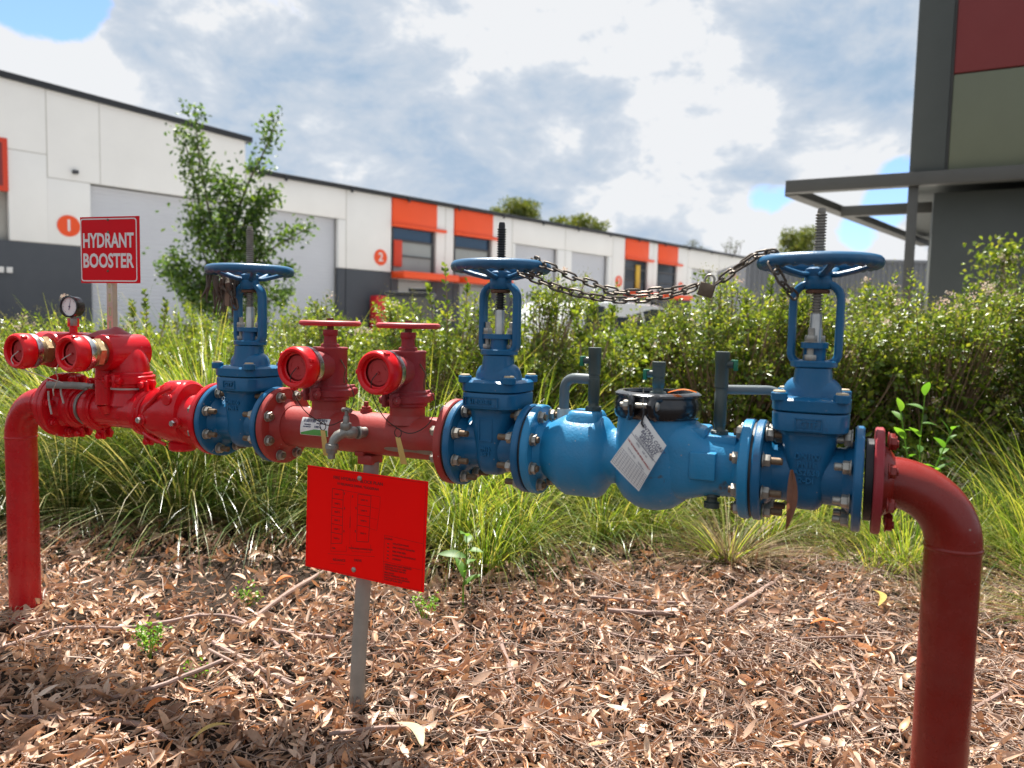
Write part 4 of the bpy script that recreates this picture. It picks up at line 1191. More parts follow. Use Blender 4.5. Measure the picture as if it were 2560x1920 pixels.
# ---- block plan board and its post under the manifold
PB = rthing('block_plan_sign', 'red engraved fire hydrant block plan board on a grey round post under the manifold', 'sign', -.362, 0)
MB().tube([(-.385, .0, -.06), (-.372, 0, .2), (-.352, 0, .5), (-.336, 0, .722)], .0215, 28, up=(0, 1, 0)).build('post', M['postgrey'], PB)
MB().span(-.366, -.318, -.026, .03, .715, .741, .004).span(-.372, -.3425, -.03, .034, .738, .752, .003).build('saddle', M['red_faded'], PB)
C4 = [Vector((-.524, -.040, .699)), Vector((-.132, -.040, .693)), Vector((-.141, -.040, .396)), Vector((-.531, -.040, .408))]
vs = [tuple(p) for p in C4] + [tuple(p + Vector((0, .004, 0))) for p in C4]
bo = MB().add(vs, [(0, 1, 2, 3), (7, 6, 5, 4), (0, 4, 5, 1), (1, 5, 6, 2), (2, 6, 7, 3), (3, 7, 4, 0)]).build('board', M['plan_red'], PB, smooth=False)
def bl(u, v):
    """board coordinates 0..1 from the top left corner -> point on its face"""
    a = C4[0].lerp(C4[1], u); b_ = C4[3].lerp(C4[2], u)
    return a.lerp(b_, v)
ink = MB()
def line(u0, v0, u1, v1, w_=.0011):
    a, b_ = bl(u0, v0), bl(u1, v1)
    d = (b_ - a).normalized(); nrm = Vector((-d.z, 0, d.x)) * w_ / 2
    y0, y1 = Vector((0, -.0004, 0)), Vector((0, -.0008, 0))
    ink.add([a + nrm + y1, a - nrm + y1, b_ - nrm + y1, b_ + nrm + y1], [(0, 1, 2, 3)])
line(.012, .014, .988, .014, .0006); line(.988, .014, .988, .986, .0006); line(.988, .986, .012, .986, .0006); line(.012, .986, .012, .014, .0006)
def poly(*p, w_=.0011):
    for (a, b_), (c, d_) in zip(p, p[1:]):
        line(a, b_, c, d_, w_)
poly((.225, .19), (.225, .725), (.32, .70), (.32, .19), (.225, .19))
for v in (.285, .37, .45, .53, .615):
    line(.225, v, .32, v)
poly((.445, .205), (.445, .655), (.545, .64), (.555, .205), (.445, .205))
for v in (.305, .40, .50):
    line(.445, v, .55, v)
poly((.225, .19), (.44, .195), (.63, .20), (.63, .30), (.61, .52), w_=.0006)
poly((.56, .31), (.62, .312), w_=.0005); poly((.55, .41), (.61, .415), w_=.0005); poly((.55, .51), (.60, .515), w_=.0005)
poly((.385, .43), (.385, .54)); poly((.385, .22), (.388, .70), w_=.0004)
poly((.225, .725), (.225, .80), (.36, .77), (.36, .715), w_=.0006); poly((.40, .70), (.41, .76), (.565, .735), (.565, .66), w_=.0006)
poly((.20, .83), (.60, .765), w_=.0006); poly((.22, .92), (.35, .90), w_=.0006)
for (u, v) in ((.335, .35), (.335, .57), (.432, .33), (.432, .55), (.33, .21), (.40, .225)):
    line(u, v, u, v + .022, .0022)
poly((.675, .545), (.675, .985), w_=.0006); poly((.675, .545), (.985, .56), w_=.0006); poly((.675, .79), (.985, .80), w_=.0006)
for v in (.62, .655, .69, .725, .755):
    line(.70, v, .715, v, .0028)
ink.build('plan_lines', M['plan_ink'], bo, smooth=False)
def plan_text(txt, size, u, v, align='CENTER', tilt=0.):
    p = bl(u, v)
    text_obj('engraved_text', txt, size, M['plan_ink'], bo, Matrix.Translation(p + Vector((0, -.0009, 0))) @ Matrix.Rotation(R(tilt), 4, 'Y') @ UPR, ext=.0001, align=align, off=.0001)
plan_text('FIRE HYDRANT BLOCK PLAN', .0125, .44, .082, tilt=1)
plan_text('18 RELIANCE DRIVE, TUGGERAH', .0095, .44, .135, tilt=1)
for k, v in enumerate((.24, .33, .41, .49, .575, .665)):
    plan_text('UNIT %d' % (k + 1), .0062, .272, v)
for k, v in enumerate((.255, .355, .45, .57)):
    plan_text('UNIT %d' % (10 - k), .0062, .498, v)
plan_text('RELIANCE', .0095, .30, .87, tilt=-4); plan_text('DRIVE', .0095, .46, .835, tilt=-4)
plan_text('FHB', .006, .25, .765); plan_text('TOWN MAIN CONNECTION', .006, .48, .72, tilt=-4); plan_text('LEGEND', .0065, .71, .575)
for tx, v in (('ISOLATION VALVE', .61), ('FIRE HYDRANT BOOSTER', .645), ('FIRE HOSE REEL', .682), ('DOUBLE PILLAR HYDRANT', .717), ('HYDRANT', .752)):
    plan_text(tx, .0060, .745, v, 'LEFT', tilt=1)
for tx, v in (('DESIGN FLOW AND PRESSURE', .815), ('BOOSTER AS 2419.1 2005', .838), ('TEST PRESSURE 1500 kPa', .861), ('MAX INLET', .89), ('BOOST PRESSURE 1200 kPa', .913), ('INSTALLED BY FIRE SERVICES', .937), ('DATE OF PLAN 2013', .958)):
    plan_text(tx, .0062, .685, v, 'LEFT', tilt=1)
for (u, v) in ((.455, .055), (.428, .93)):
    p = bl(u, v)
    k = MB().lathe([(0, .0045), (.0045, .0042), (.0068, .0025), (.0072, 0), (0, 0)], p, (0, -1, 0), 18).build('screw', M['nut'], PB)

# ---- light blue double-check backflow preventer
BF = rthing('backflow_preventer', 'light blue backflow preventer with a black clamp ring and grey test cocks', 'backflow preventer', .42, AXH)
flange(.155, .176, 'flange', M['blue_light'], BF, 1)
flange(.652, .674, 'flange', M['blue_light'], BF, -1)
b = MB()
def ring_s(s, cz, ry_, rz_, e=2., n=44):
    out = []
    for k in range(n):
        t_ = 2 * PI * k / n; c, s2 = math.cos(t_), math.sin(t_)
        out.append((s, ry_ * math.copysign(abs(c) ** (2 / e), c), AXH + cz + rz_ * math.copysign(abs(s2) ** (2 / e), s2)))
    return out
b.loft([ring_s(s, cz, a, q) for s, cz, a, q in ((.172, 0, .064, .064), (.190, 0, .066, .066), (.197, 0, .070, .070), (.236, -.004, .092, .096), (.246, -.005, .0955, .0995), (.318, -.005, .0955, .0995), (.330, -.004, .090, .094), (.345, -.001, .072, .074), (.352, 0, .066, .066), (.372, 0, .064, .064), (.40, 0, .064, .064))])
b.build('first_check_body', M['blue_light'], BF)
MB().loft([sup(.284, 0, z, a, q, 5) for z, a, q in ((.855, .052, .060), (.893, .040, .046), (.901, .036, .040), (.904, .032, .036))]).build('top_boss', M['blue_light'], BF)
d2 = MB()
d2.lathe([(0, -.112), (.030, -.112), (.048, -.106), (.072, -.088), (.090, -.060), (.0975, -.030), (.0985, 0), (.0965, .03), (.0915, .07), (.0885, .105), (.080, .11), (0, .11)], (.455, 0, AXH), (0, 0, 1), 56)
d2.build('main_body', M['blue_light'], BF)
b = MB()
b.loft([ring_s(s, cz, a, q, e_) for s, cz, a, q, e_ in ((.50, .012, .084, .094, 3), (.535, .010, .080, .090, 3), (.556, .006, .076, .080, 2.8), (.575, .002, .070, .072, 2.5), (.592, 0, .067, .068, 2.2), (.655, 0, .0655, .0655, 2))])
b.build('outlet_body', M['blue_light'], BF)
b = MB()
b.span(.548, .604, -.0815, -.03, .778, .838, .004)
b.span(.556, .640, -.040, .04, .846, .871, .004)
b.span(.540, .575, -.05, .05, .86, .886, .006)
b.build('raised_pad', M['blue_light'], BF)
cr_ = MB()
cr_.lathe([(.080, -.030), (.0945, -.030), (.0985, -.024), (.0995, -.010), (.0995, .006), (.0965, .013), (.0965, .017), (.0990, .019), (.0985, .024), (.0905, .029), (.080, .029), (.078, .022)], (.455, 0, .931), (0, 0, 1), 64)
cr_.build('clamp_ring', M['blackcoat'], BF)
MB().lathe([(0, .016), (.07, .017), (.082, .014), (.084, 0), (0, 0)], (.455, 0, .931), (0, 0, 1), 48).build('lid', M['blue_light'], BF)
for q in (-1, 1):
    e_ = MB()
    s_ = .447 + q * .0215
    pts = [(s_ + q * .012, -.088, .950), (s_ + q * .003, -.106, .948), (s_ - q * .000, -.117, .935), (s_, -.113, .918), (s_ + q * .008, -.096, .908)]
    e_.tube(pts, .0105, 10, ry=.0075)
    e_.build('clamp_ear', M['blackcoat'], BF)
b = MB()
b.cyl((.398, -.106, .934), (.478, -.106, .934), .0058, 12)
b.hexn((.405, -.106, .934), (.418, -.106, .934), .0115, .2)
b.lathe([(0, .007), (.006, .0062), (.0100, .003), (.0108, 0), (0, 0)], (.4785, -.106, .934), (1, 0, 0), 18)
b.build('clamp_bolt', M['nut'], BF)
def test_cock(s, z0, z1, side, levz, lbl=None):
    m = MB()
    L = z1 - z0
    m.lathe([(0, 0), (.0195, 0), (.0195, .006), (.0155, .008), (.0125, .012), (.0125, .022), (.0140, .024), (.0140, L * .50), (.0128, L * .51), (.0128, L * .56), (.0150, L * .57), (.0150, L * .85), (.0158, L * .86), (.0160, L - .001), (.010, L), (.009, L - .012), (0, L - .012)], (s, 0, z0), (0, 0, 1), 24)
    m.hexn((s, 0, z0 + .002), (s, 0, z0 + .010), .021, .2)
    m.cyl((s, 0, levz), (s + side * .026, -.004, levz), .0085, 14, bev=.001)
    t = m.build('test_cock', M['pvc'], BF)
    MB().box((s + side * .030, -.005, levz - .002), (.009, .012, .024), .002).box((s + side * .027, -.005, levz + .007), (.014, .008, .006), .0015).build('lever', M['greenlever'], t)
    return t
test_cock(.300, .905, 1.056, -1, 1.024)
test_cock(.455, .948, 1.028, -1, .999)
test_cock(.597, .870, 1.056, 1, 1.028)
def fillet(pts, r, n=7):
    """polyline with rounded corners"""
    P_ = [Vector(p) for p in pts]; out = [P_[0]]
    for i in range(1, len(P_) - 1):
        a = (P_[i - 1] - P_[i]).normalized(); c = (P_[i + 1] - P_[i]).normalized()
        p0 = P_[i] + a * r; p1 = P_[i] + c * r
        for u in np.linspace(0, 1, n):
            out.append((1 - u) ** 2 * p0 + 2 * u * (1 - u) * P_[i] + u * u * p1)
    out.append(P_[-1])
    return out
MB().tube(fillet([(.300, .014, .978), (.214, .03, .978), (.212, .035, .865)], .034), .0125, 16).build('bypass_pipe', M['pvcgrey'], BF)
MB().tube(fillet([(.597, .014, .970), (.720, .055, .972), (.722, .06, .865)], .034), .0105, 16).build('bypass_pipe', M['pvcgrey'], BF)
for s_, y, z in ((.212, .035, .862), (.722, .06, .862)):
    MB().lathe([(.012, .04), (.0165, .038), (.0175, .01), (.0205, .008), (.0205, -.012), (.016, -.016), (.016, -.05), (0, -.05)], (s_, y, z), (0, 0, 1), 20).build('bypass_union', M['white_union'], BF)
MB().lathe([(0, 0), (.016, 0), (.018, -.008), (.012, -.011), (.012, -.02), (.0175, -.022), (.0175, -.034), (0, -.034)], (.590, -.02, .742), (0, 0, 1), 20).build('drain_plug', M['pvc'], BF)
# ---- inspection tag hung on the clamp bolt
TG = rthing('inspection_tag', 'white inspection tag lettered CENTRAL COAST BACKFLOW SPECIALIST hanging from the black clamp', 'tag', .447, .905, .12)
tp = [(.457, .915), (.506, .853), (.449, .747), (.382, .806)]
tgo = Vector((.457, -.122, .915))
ex = (Vector((.506, 0, .853)) - Vector((.457, 0, .915)))   # top edge runs down to the right
ey = (Vector((.382, 0, .806)) - Vector((.457, 0, .915)))   # left edge runs down to the left
vs, fs = [], []
n_ = 8
def tg(u, v, lift=0.):
    p = Vector((.457, 0, .915)) * ((1 - u) * (1 - v)) + Vector((.506, 0, .853)) * (u * (1 - v)) + Vector((.449, 0, .747)) * (u * v) + Vector((.382, 0, .806)) * ((1 - u) * v)
    bend = .006 * math.sin(PI * v) + .003 * math.sin(PI * u)
    return Vector((p.x, -.118 - bend - lift, p.z))
for side in (0, 1):
    for i in range(n_ + 1):
        for j in range(n_ + 1):
            vs.append(tg(i / n_, j / n_, -.0008 * side))
for side in (0, 1):
    o_ = side * (n_ + 1) ** 2
    for i in range(n_):
        for j in range(n_):
            fs.append((o_ + i * (n_ + 1) + j, o_ + (i + 1) * (n_ + 1) + j, o_ + (i + 1) * (n_ + 1) + j + 1, o_ + i * (n_ + 1) + j + 1))
card = MB().add(vs, fs).build('card', M['paper'], TG)
tl = MB()
def tline(u0, v0, u1, v1, w_=.0005):
    a, b_ = tg(u0, v0, .0006), tg(u1, v1, .0006)
    d = (b_ - a).normalized(); nr = Vector((-d.z, 0, d.x)).normalized() * w_ / 2
    k = 6
    for i in range(k):
        p, q_ = tg(u0 + (u1 - u0) * i / k, v0 + (v1 - v0) * i / k, .0006), tg(u0 + (u1 - u0) * (i + 1) / k, v0 + (v1 - v0) * (i + 1) / k, .0006)
        tl.add([p + nr, p - nr, q_ - nr, q_ + nr], [(0, 1, 2, 3)])
for k in range(9):
    tline(.03, .66 + k * .038, .97, .66 + k * .038)
for k in range(12):
    tline(.03 + k * .0855, .66, .03 + k * .0855, .964)
tline(.0, .36, 1., .36, .0008)
tl.build('printed_grid', M['ink'], card, smooth=False)
text_rot = math.atan2(ex.z, ex.x)
def tag_text(txt, size, u, v, mat, **k):
    p = tg(u, v, .0007)
    text_obj('print', txt, size, mat, card, Matrix.Translation(p) @ Matrix.Rotation(-text_rot, 4, 'Y') @ UPR, ext=.0001, **k)
for txt, v, sz in (('CENTRAL COAST', .12, .0108), ('BACKFLOW', .195, .0108), ('SPECIALIST', .265, .0108)):
    tag_text(txt, sz, .56, v, M['ink'], off=.0001)
tag_text('PHONE 0418 454 820', .0056, .56, .31, M['ink']); tag_text('ACCREDITED BACKFLOW TESTER', .0044, .52, .345, M['ink']); tag_text('SERIAL       SIZE 100', .0046, .5, .41, M['ink'])
tag_text('THIS VALVE MUST BE TESTED ANNUALLY', .0044, .5, .50, M['ink_red'], off=.0002); tag_text('DATE OF TEST       TESTED BY', .0044, .5, .60, M['ink'])
cord('tie', [(.447, -.106, .927), (.452, -.117, .930), (.455, -.122, .918), (.452, -.124, .900), (.456, -.124, .890)], .0022, M['black'], TG)
cord('tie_tail', [(.450, -.116, .935), (.452, -.118, .952), (.451, -.117, .972)], .0013, M['nut'], TG)

# ---- chain and padlock between the middle and right handwheels
def link_mesh():
    r, L, Wd = .00265, .0105, .0076
    path = []
    for a in np.linspace(-90, 90, 7): path.append((L + Wd * math.cos(R(a)) , Wd * math.sin(R(a)), 0))
    for a in np.linspace(90, 270, 7): path.append((-L + Wd * math.cos(R(a)), Wd * math.sin(R(a)), 0))
    me = MB().tube(path, r, 8, closed=True, up=(0, 0, 1)).mesh('link')
    me.materials.append(M['chain'])
    return me
LINK = link_mesh()
CH = rthing('chain', 'rusty steel chain sagging between the middle and right blue handwheels', 'chain', .35, 1.2)
def chain_run(pts, roll0=0.):
    P_ = [Vector(p) for p in pts]
    P_ = [P_[0] * 2 - P_[1]] + P_ + [P_[-1] * 2 - P_[-2]]
    fine = []
    for i in range(1, len(P_) - 2):
        for u in np.linspace(0, 1, 16, endpoint=False):
            a, b, c, d = P_[i - 1], P_[i], P_[i + 1], P_[i + 2]
            fine.append(.5 * ((2 * b) + (c - a) * u + (2 * a - 5 * b + 4 * c - d) * u * u + (3 * b - a - 3 * c + d) * u ** 3))
    fine.append(P_[-2])
    acc = [0.]
    for a, b in zip(fine, fine[1:]):
        acc.append(acc[-1] + (b - a).length)
    pitch = .0266; n = int(acc[-1] / pitch)
    for k in range(n + 1):
        d = k * pitch
        i = min(len(fine) - 2, max(0, int(np.searchsorted(acc, d)) - 1))
        p = fine[i].lerp(fine[i + 1], min(1, (d - acc[i]) / max(1e-6, acc[i + 1] - acc[i])))
        T = (fine[min(i + 2, len(fine) - 1)] - fine[max(0, i - 1)]).normalized()
        q = T.to_track_quat('X', 'Z')
        roll = roll0 + (PI / 2 if k % 2 else 0) + random.uniform(-.35, .35)
        rot = q @ Euler((roll, 0, 0)).to_quaternion()
        o = put(LINK, 'link', None, CH, p)
        o.rotation_euler = rot.to_euler()
WZ = AXH + .4465
chain_run([(.110, .055, WZ + .012), (.126, .015, WZ + .0175), (.150, -.012, WZ + .0165), (.168, -.03, WZ + .004), (.192, -.03, 1.245), (.247, -.025, 1.221), (.303, -.02, 1.203), (.342, -.02, 1.189), (.387, -.02, 1.1845), (.450, -.02, 1.1875), (.506, -.02, 1.193), (.549, -.02, 1.206)], .4)
chain_run([(.150, .03, WZ - .006), (.135, -.005, WZ - .016), (.120, -.03, WZ - .012), (.128, -.05, 1.226), (.177, -.05, 1.209), (.235, -.05, 1.189), (.303, -.05, 1.174), (.364, -.05, 1.1665), (.422, -.05, 1.169), (.465, -.05, 1.174), (.506, -.045, 1.183), (.545, -.03, 1.2)], .5)
chain_run([(.581, -.02, 1.205), (.607, -.02, 1.225), (.637, -.015, 1.249), (.656, -.01, 1.2625), (.676, .0, 1.2650), (.70, .02, 1.2655), (.72, .05, 1.2655)], .3)
chain_run([(.630, -.03, 1.240), (.650, -.034, 1.252), (.668, -.038, 1.2635), (.69, -.05, 1.2655), (.71, -.07, 1.2655)], .9)
chain_run([(.706, -.09, WZ - .014), (.717, -.098, 1.215), (.728, -.085, 1.196), (.742, -.06, 1.180)], .2)
PD = rthing('padlock', 'square weathered brass padlock closing the chain below the right handwheel', 'padlock', .562, 1.19)
rot_p = Matrix.Rotation(R(16), 3, 'Y')
MB().box((.561, -.03, 1.1895), (.033, .014, .030), .0025, rot_p).build('case', M['padlock'], PD)
cpt = Vector((.561, -.03, 1.1895))
sh_pts = [cpt + rot_p @ Vector(p) for p in ([(-.010, 0, .012), (-.010, 0, .024)] + [(-.010 * math.cos(a), 0, .024 + .010 * math.sin(a)) for a in np.linspace(.2, PI - .2, 7)] + [(.010, 0, .024), (.010, 0, .012)])]
MB().tube(sh_pts, .0028, 10).build('shackle', M['nut'], PD)

# ---- short hanging chain and debris under the left handwheel
DB = rthing('debris', 'tuft of dry moss and bark caught under the left blue handwheel', 'debris', -.84, 1.18)
m = MB()
q = random.Random(11)
for k in range(34):
    s_ = -.86 + q.uniform(-.03, .05); z = 1.235 - q.uniform(0, .02); L = q.uniform(.03, .115)
    y0 = q.uniform(-.05, .03)
    m.tube([(s_, y0, z), (s_ + q.uniform(-.012, .012), y0 + q.uniform(-.01, .01), z - L * .5), (s_ + q.uniform(-.02, .02), y0 + q.uniform(-.015, .015), z - L)], [q.uniform(.003, .007), q.uniform(.004, .008), .001], 5)
m.build('moss_strands', M['bark'], DB)
m = MB()
m.box((-.842, -.01, 1.185), (.020, .018, .085), .004, Matrix.Rotation(.05, 3, 'Y'))
m.build('bark_piece', M['twig'], DB)
for i, p in enumerate([(-.822, -.02, 1.213), (-.818, -.024, 1.190), (-.812, -.026, 1.168), (-.804, -.028, 1.150)]):
    o = put(LINK, 'link', None, DB, p, Euler((i * 1.4, 1.35, .2)))
# a gum leaf hanging in front of the right gate valve
LF = rthing('hanging_leaf', 'brown gum leaf hanging in front of the right gate valve barrel', 'leaf', .756, .823, .10)
vs, fs = [], []
for i in range(13):
    u = i / 12
    wv = .0105 * math.sin(PI * min(1, (u * .94 + .06) ** .85)) ** 1.1
    cxx = .760 - .012 * u + .010 * math.sin(2.6 * u); z = .823 - .130 * u
    for sg, dy in ((-1, .004), (0, 0), (1, .005)):
        vs.append((cxx + sg * wv, -.10 - dy - .006 * math.sin(3 * u), z))
for i in range(12):
    for k in range(2):
        fs.append((i * 3 + k, i * 3 + k + 1, i * 3 + k + 4, i * 3 + k + 3))
MB().add(vs, fs).build('blade', M['leaf_brown'], LF)
# an orange leaf lying on the clamp ring
OL = rthing('fallen_leaf', 'orange leaf lying on the right rim of the black clamp ring', 'leaf', .515, .961, .06)
vs, fs = [], []
for i in range(9):
    u = i / 8
    wv = .0115 * math.sin(PI * min(1, u * 1.25)) if u < .8 else .0012
    for sg in (-1, 0, 1):
        vs.append((.490 + .066 * u, -.055 - .012 * u + sg * wv, .9612 + .009 * math.sin(2.6 * u) + .002 * sg * sg))
for i in range(8):
    for k in range(2):
        fs.append((i * 3 + k, i * 3 + k + 1, i * 3 + k + 4, i * 3 + k + 3))
MB().add(vs, fs).build('blade', M['leaf_orange'], OL)

# ---- pressure gauge
PG = rthing('pressure_gauge', 'round pressure gauge with white dial and black rim on top of the red booster header', 'gauge', -1.552, 1.045)
MB().cyl((-1.552, 0, 1.045), (-1.552, 0, 1.070), .0125, 18).box((-1.552, 0, 1.082), (.030, .024, .030), .002).build('gauge_cock', M['red'], PG)
MB().box((-1.5415, -.006, 1.083), (.014, .018, .026), .002).cyl((-1.552, 0, 1.096), (-1.552, 0, 1.106), .008, 12).build('cock_fitting', M['galv'], PG)
ga = Vector((.2, -1, 0)).normalized()
go = Vector((-1.550, .004, 1.135))
MB().lathe([(0, -.014), (.030, -.014), (.0335, -.010), (.0345, .018), (.0365, .020), (.0365, .0265), (.0325, .0275), (.0305, .024), (.0305, .020), (0, .020)], go, ga, 44).build('case', M['blackcoat'], PG)
dl = MB().lathe([(0, .0208), (.0304, .0208), (.0304, .0203)], go, ga, 40).build('dial', M['dial'], PG)
gx = Vector((0, 0, 1)).cross(ga).normalized() * -1
gx = ga.cross(Vector((0, 0, 1))).normalized() * -1
tk = MB()
side = ga.cross(Vector((0, 0, 1))).normalized()
for k in range(25):
    a = R(-135 + 270 * k / 24)
    d = side * math.sin(a) + Vector((0, 0, 1)) * math.cos(a); tt = ga.cross(d)
    r0 = .0225 if k % 4 == 0 else .0255
    p = go + ga * .0212
    tk.add([p + d * r0 - tt * .0005, p + d * .028 - tt * .0005, p + d * .028 + tt * .0005, p + d * r0 + tt * .0005], [(0, 1, 2, 3)])
a = R(-12)
d = side * math.sin(a) + Vector((0, 0, 1)) * math.cos(a); tt = ga.cross(d)
p = go + ga * .0218
tk.add([p - d * .012 - tt * .0014, p + d * .024 - tt * .0004, p + d * .024 + tt * .0004, p - d * .012 + tt * .0014], [(0, 1, 2, 3)])
tk.cyl(p - ga * .0005, p + ga * .0012, .003, 12)
tk.build('needle_and_ticks', M['ink'], dl, smooth=False)

# ------------------------------------------------------------------ hydrant booster sign on a slotted strut
SG = thing('hydrant_sign', 'square red sign lettered HYDRANT BOOSTER on a slotted strut behind the booster inlet', 'sign', (-1.3824, 2.622, .116), R(-16))
SG.scale = (.8956, .8956, .8956)
sw, zt, zb = .1375, 1.4825, 1.2315
MB().span(-sw, sw, -.0015, .0015, zb, zt, 0).build('board', M['sign_red'], SG, smooth=False)
bm_ = MB()
def frame_strip(x0, x1, z0, z1): bm_.add([(x0, -.0021, z0), (x1, -.0021, z0), (x1, -.0021, z1), (x0, -.0021, z1)], [(0, 1, 2, 3)])
i0, i1, rr = .0045, .0100, .012
inner = []
def rrect(x0, x1, z0, z1, r_, n=6):
    out = []
    for (cx_, cz_, a0) in ((x1 - r_, z1 - r_, 0), (x0 + r_, z1 - r_, 90), (x0 + r_, z0 + r_, 180), (x1 - r_, z0 + r_, 270)):
        for a in np.linspace(a0, a0 + 90, n):
            out.append((cx_ + r_ * math.cos(R(a)), cz_ + r_ * math.sin(R(a))))
    return out
ro = rrect(-sw + .001, sw - .011, zb + .006, zt - .006, .012); ri = rrect(-sw + .0055, sw - .0155, zb + .0105, zt - .0105, .009)
nn_ = len(ro)
bm_.add([(x, -.0021, z) for x, z in ro] + [(x, -.0021, z) for x, z in ri], [(k, (k + 1) % nn_, nn_ + (k + 1) % nn_, nn_ + k) for k in range(nn_)])
bm_.build('white_border', M['white_print'], SG, smooth=False)
for txt, z, sxx in (('HYDRANT', 1.3935, 1.), ('BOOSTER', 1.3170, 1.)):
    me = text_mesh(txt, .068, ext=.0002, off=.0020)
    xs = [v.co.x for v in me.vertices]; wd_ = max(xs) - min(xs); mid = (max(xs) + min(xs)) / 2
    zs = [v.co.y for v in me.vertices]; hh = max(zs) - min(zs); mz = (max(zs) + min(zs)) / 2
    for v in me.vertices:
        v.co.x = (v.co.x - mid) * (.237 / wd_); v.co.y = (v.co.y - mz) * (.056 / hh)
    me.materials.clear(); me.materials.append(M['white_print'])
    o = bpy.data.objects.new('lettering', me); COL.objects.link(o); o.parent = SG
    o.matrix_local = Matrix.Translation((-.006, -.0024, z)) @ UPR
for z in (1.470, 1.424, 1.277):
    MB().lathe([(0, .003), (.003, .0027), (.0046, .0012), (.0048, 0), (0, 0)], (-.006 if z > 1.3 else -.010, -.0018, z), (0, -1, 0), 14).build('screw', M['rod'], SG)
po = MB()
hw = .0135
zs_ = .88
po.span(-.008 - hw, -.008 - .006, .002, .004, zs_, 1.40).span(-.008 + .006, -.008 + hw, .002, .004, zs_, 1.40)
po.span(-.008 - hw, -.008 - hw + .002, .004, .026, zs_, 1.40).span(-.008 + hw - .002, -.008 + hw, .004, .026, zs_, 1.40)
z = zs_
while z < 1.39:
    po.span(-.008 - .006, -.008 + .006, .002, .004, z, z + .020); z += .052
MB().span(-.030, .014, -.024, .001, .96, .985, .002).build('pipe_bracket', M['galv'], SG)
po.build('slotted_strut', M['strut'], SG, smooth=False)

# ------------------------------------------------------------------ plants: helpers on arrays
def unit(a):
    return a / np.maximum(1e-9, np.linalg.norm(a, axis=-1, keepdims=True))
def rand_dir(n, up=0.):
    d = rng.normal(size=(n, 3)); d = unit(d); d[:, 2] += up
    return unit(d)
def leaf_geo(P, T, N, L, W, fold=.18, wide=.6):
    """folded leaf of four triangles: P base, T direction, N upper side"""
    T = unit(T); S = unit(np.cross(T, N)); N = np.cross(S, T)
    L = np.asarray(L)[:, None]; W = np.asarray(W)[:, None]
    b = P
    m = P + T * L * wide - N * W * fold
    l = P + T * L * wide + S * W * .5 + N * W * fold
    r = P + T * L * wide - S * W * .5 + N * W * fold
    t = P + T * L - N * W * fold * .6
    V = np.stack([b, l, r, m, t], 1).reshape(-1, 3)
    n = len(P)
    f = np.array([[0, 2, 3], [2, 4, 3], [0, 3, 1], [3, 4, 1]])
    F = (f[None] + (np.arange(n) * 5)[:, None, None]).reshape(-1, 3)
    return V, F
def merge(parts):
    Vs, Fs, o = [], [], 0
    for V, F in parts:
        Vs.append(V); Fs.append(F + o); o += len(V)
    return np.concatenate(Vs), np.concatenate(Fs)
def blade_geo(P, az, L, th0, th1, W, rows=6, twist=None):
    """arching grass blades: start angle th0 from the vertical, end angle th1"""
    n = len(P)
    pts = [P.copy()]; c = P.copy(); step = L / (rows - 1)
    for i in range(rows - 1):
        u = (i + .5) / (rows - 1)
        th = th0 + (th1 - th0) * u ** 1.3
        c = c + np.stack([np.sin(th) * np.cos(az), np.sin(th) * np.sin(az), np.cos(th)], 1) * step[:, None]
        pts.append(c.copy())
    tw = (az + PI / 2) if twist is None else (az + PI / 2 + twist)
    S = np.stack([np.cos(tw), np.sin(tw), np.zeros(n)], 1)
    V = np.zeros((n, rows, 2, 3))
    for i, p in enumerate(pts):
        wv = W * (1 - (i / (rows - 1)) ** 2 * .92)
        V[:, i, 0] = p + S * wv[:, None] * .5
        V[:, i, 1] = p - S * wv[:, None] * .5
    f = np.array([[2 * i, 2 * i + 1, 2 * i + 3, 2 * i + 2] for i in range(rows - 1)])
    F = (f[None] + (np.arange(n) * rows * 2)[:, None, None]).reshape(-1, 4)
    return V.reshape(-1, 3), F
def sticks_geo(P0, P1, r, bend=.0, rows=3, sides=3):
    """thin bent rods"""
    n = len(P0); D = P1 - P0; T = unit(D)
    a = unit(np.cross(T, rand_dir(n))); b = np.cross(T, a)
    V = np.zeros((n, rows, sides, 3))
    for i in range(rows):
        u = i / (rows - 1)
        c = P0 + D * u + a * (np.sin(PI * u) * bend)[:, None] if not np.isscalar(bend) else P0 + D * u
        for k in range(sides):
            t_ = 2 * PI * k / sides
            V[:, i, k] = c + (a * math.cos(t_) + b * math.sin(t_)) * (r * (1 - .45 * u))[:, None]
    f = [[i * sides + k, i * sides + (k + 1) % sides, (i + 1) * sides + (k + 1) % sides, (i + 1) * sides + k] for i in range(rows - 1) for k in range(sides)]
    F = (np.array(f)[None] + (np.arange(n) * rows * sides)[:, None, None]).reshape(-1, 4)
    return V.reshape(-1, 3), F

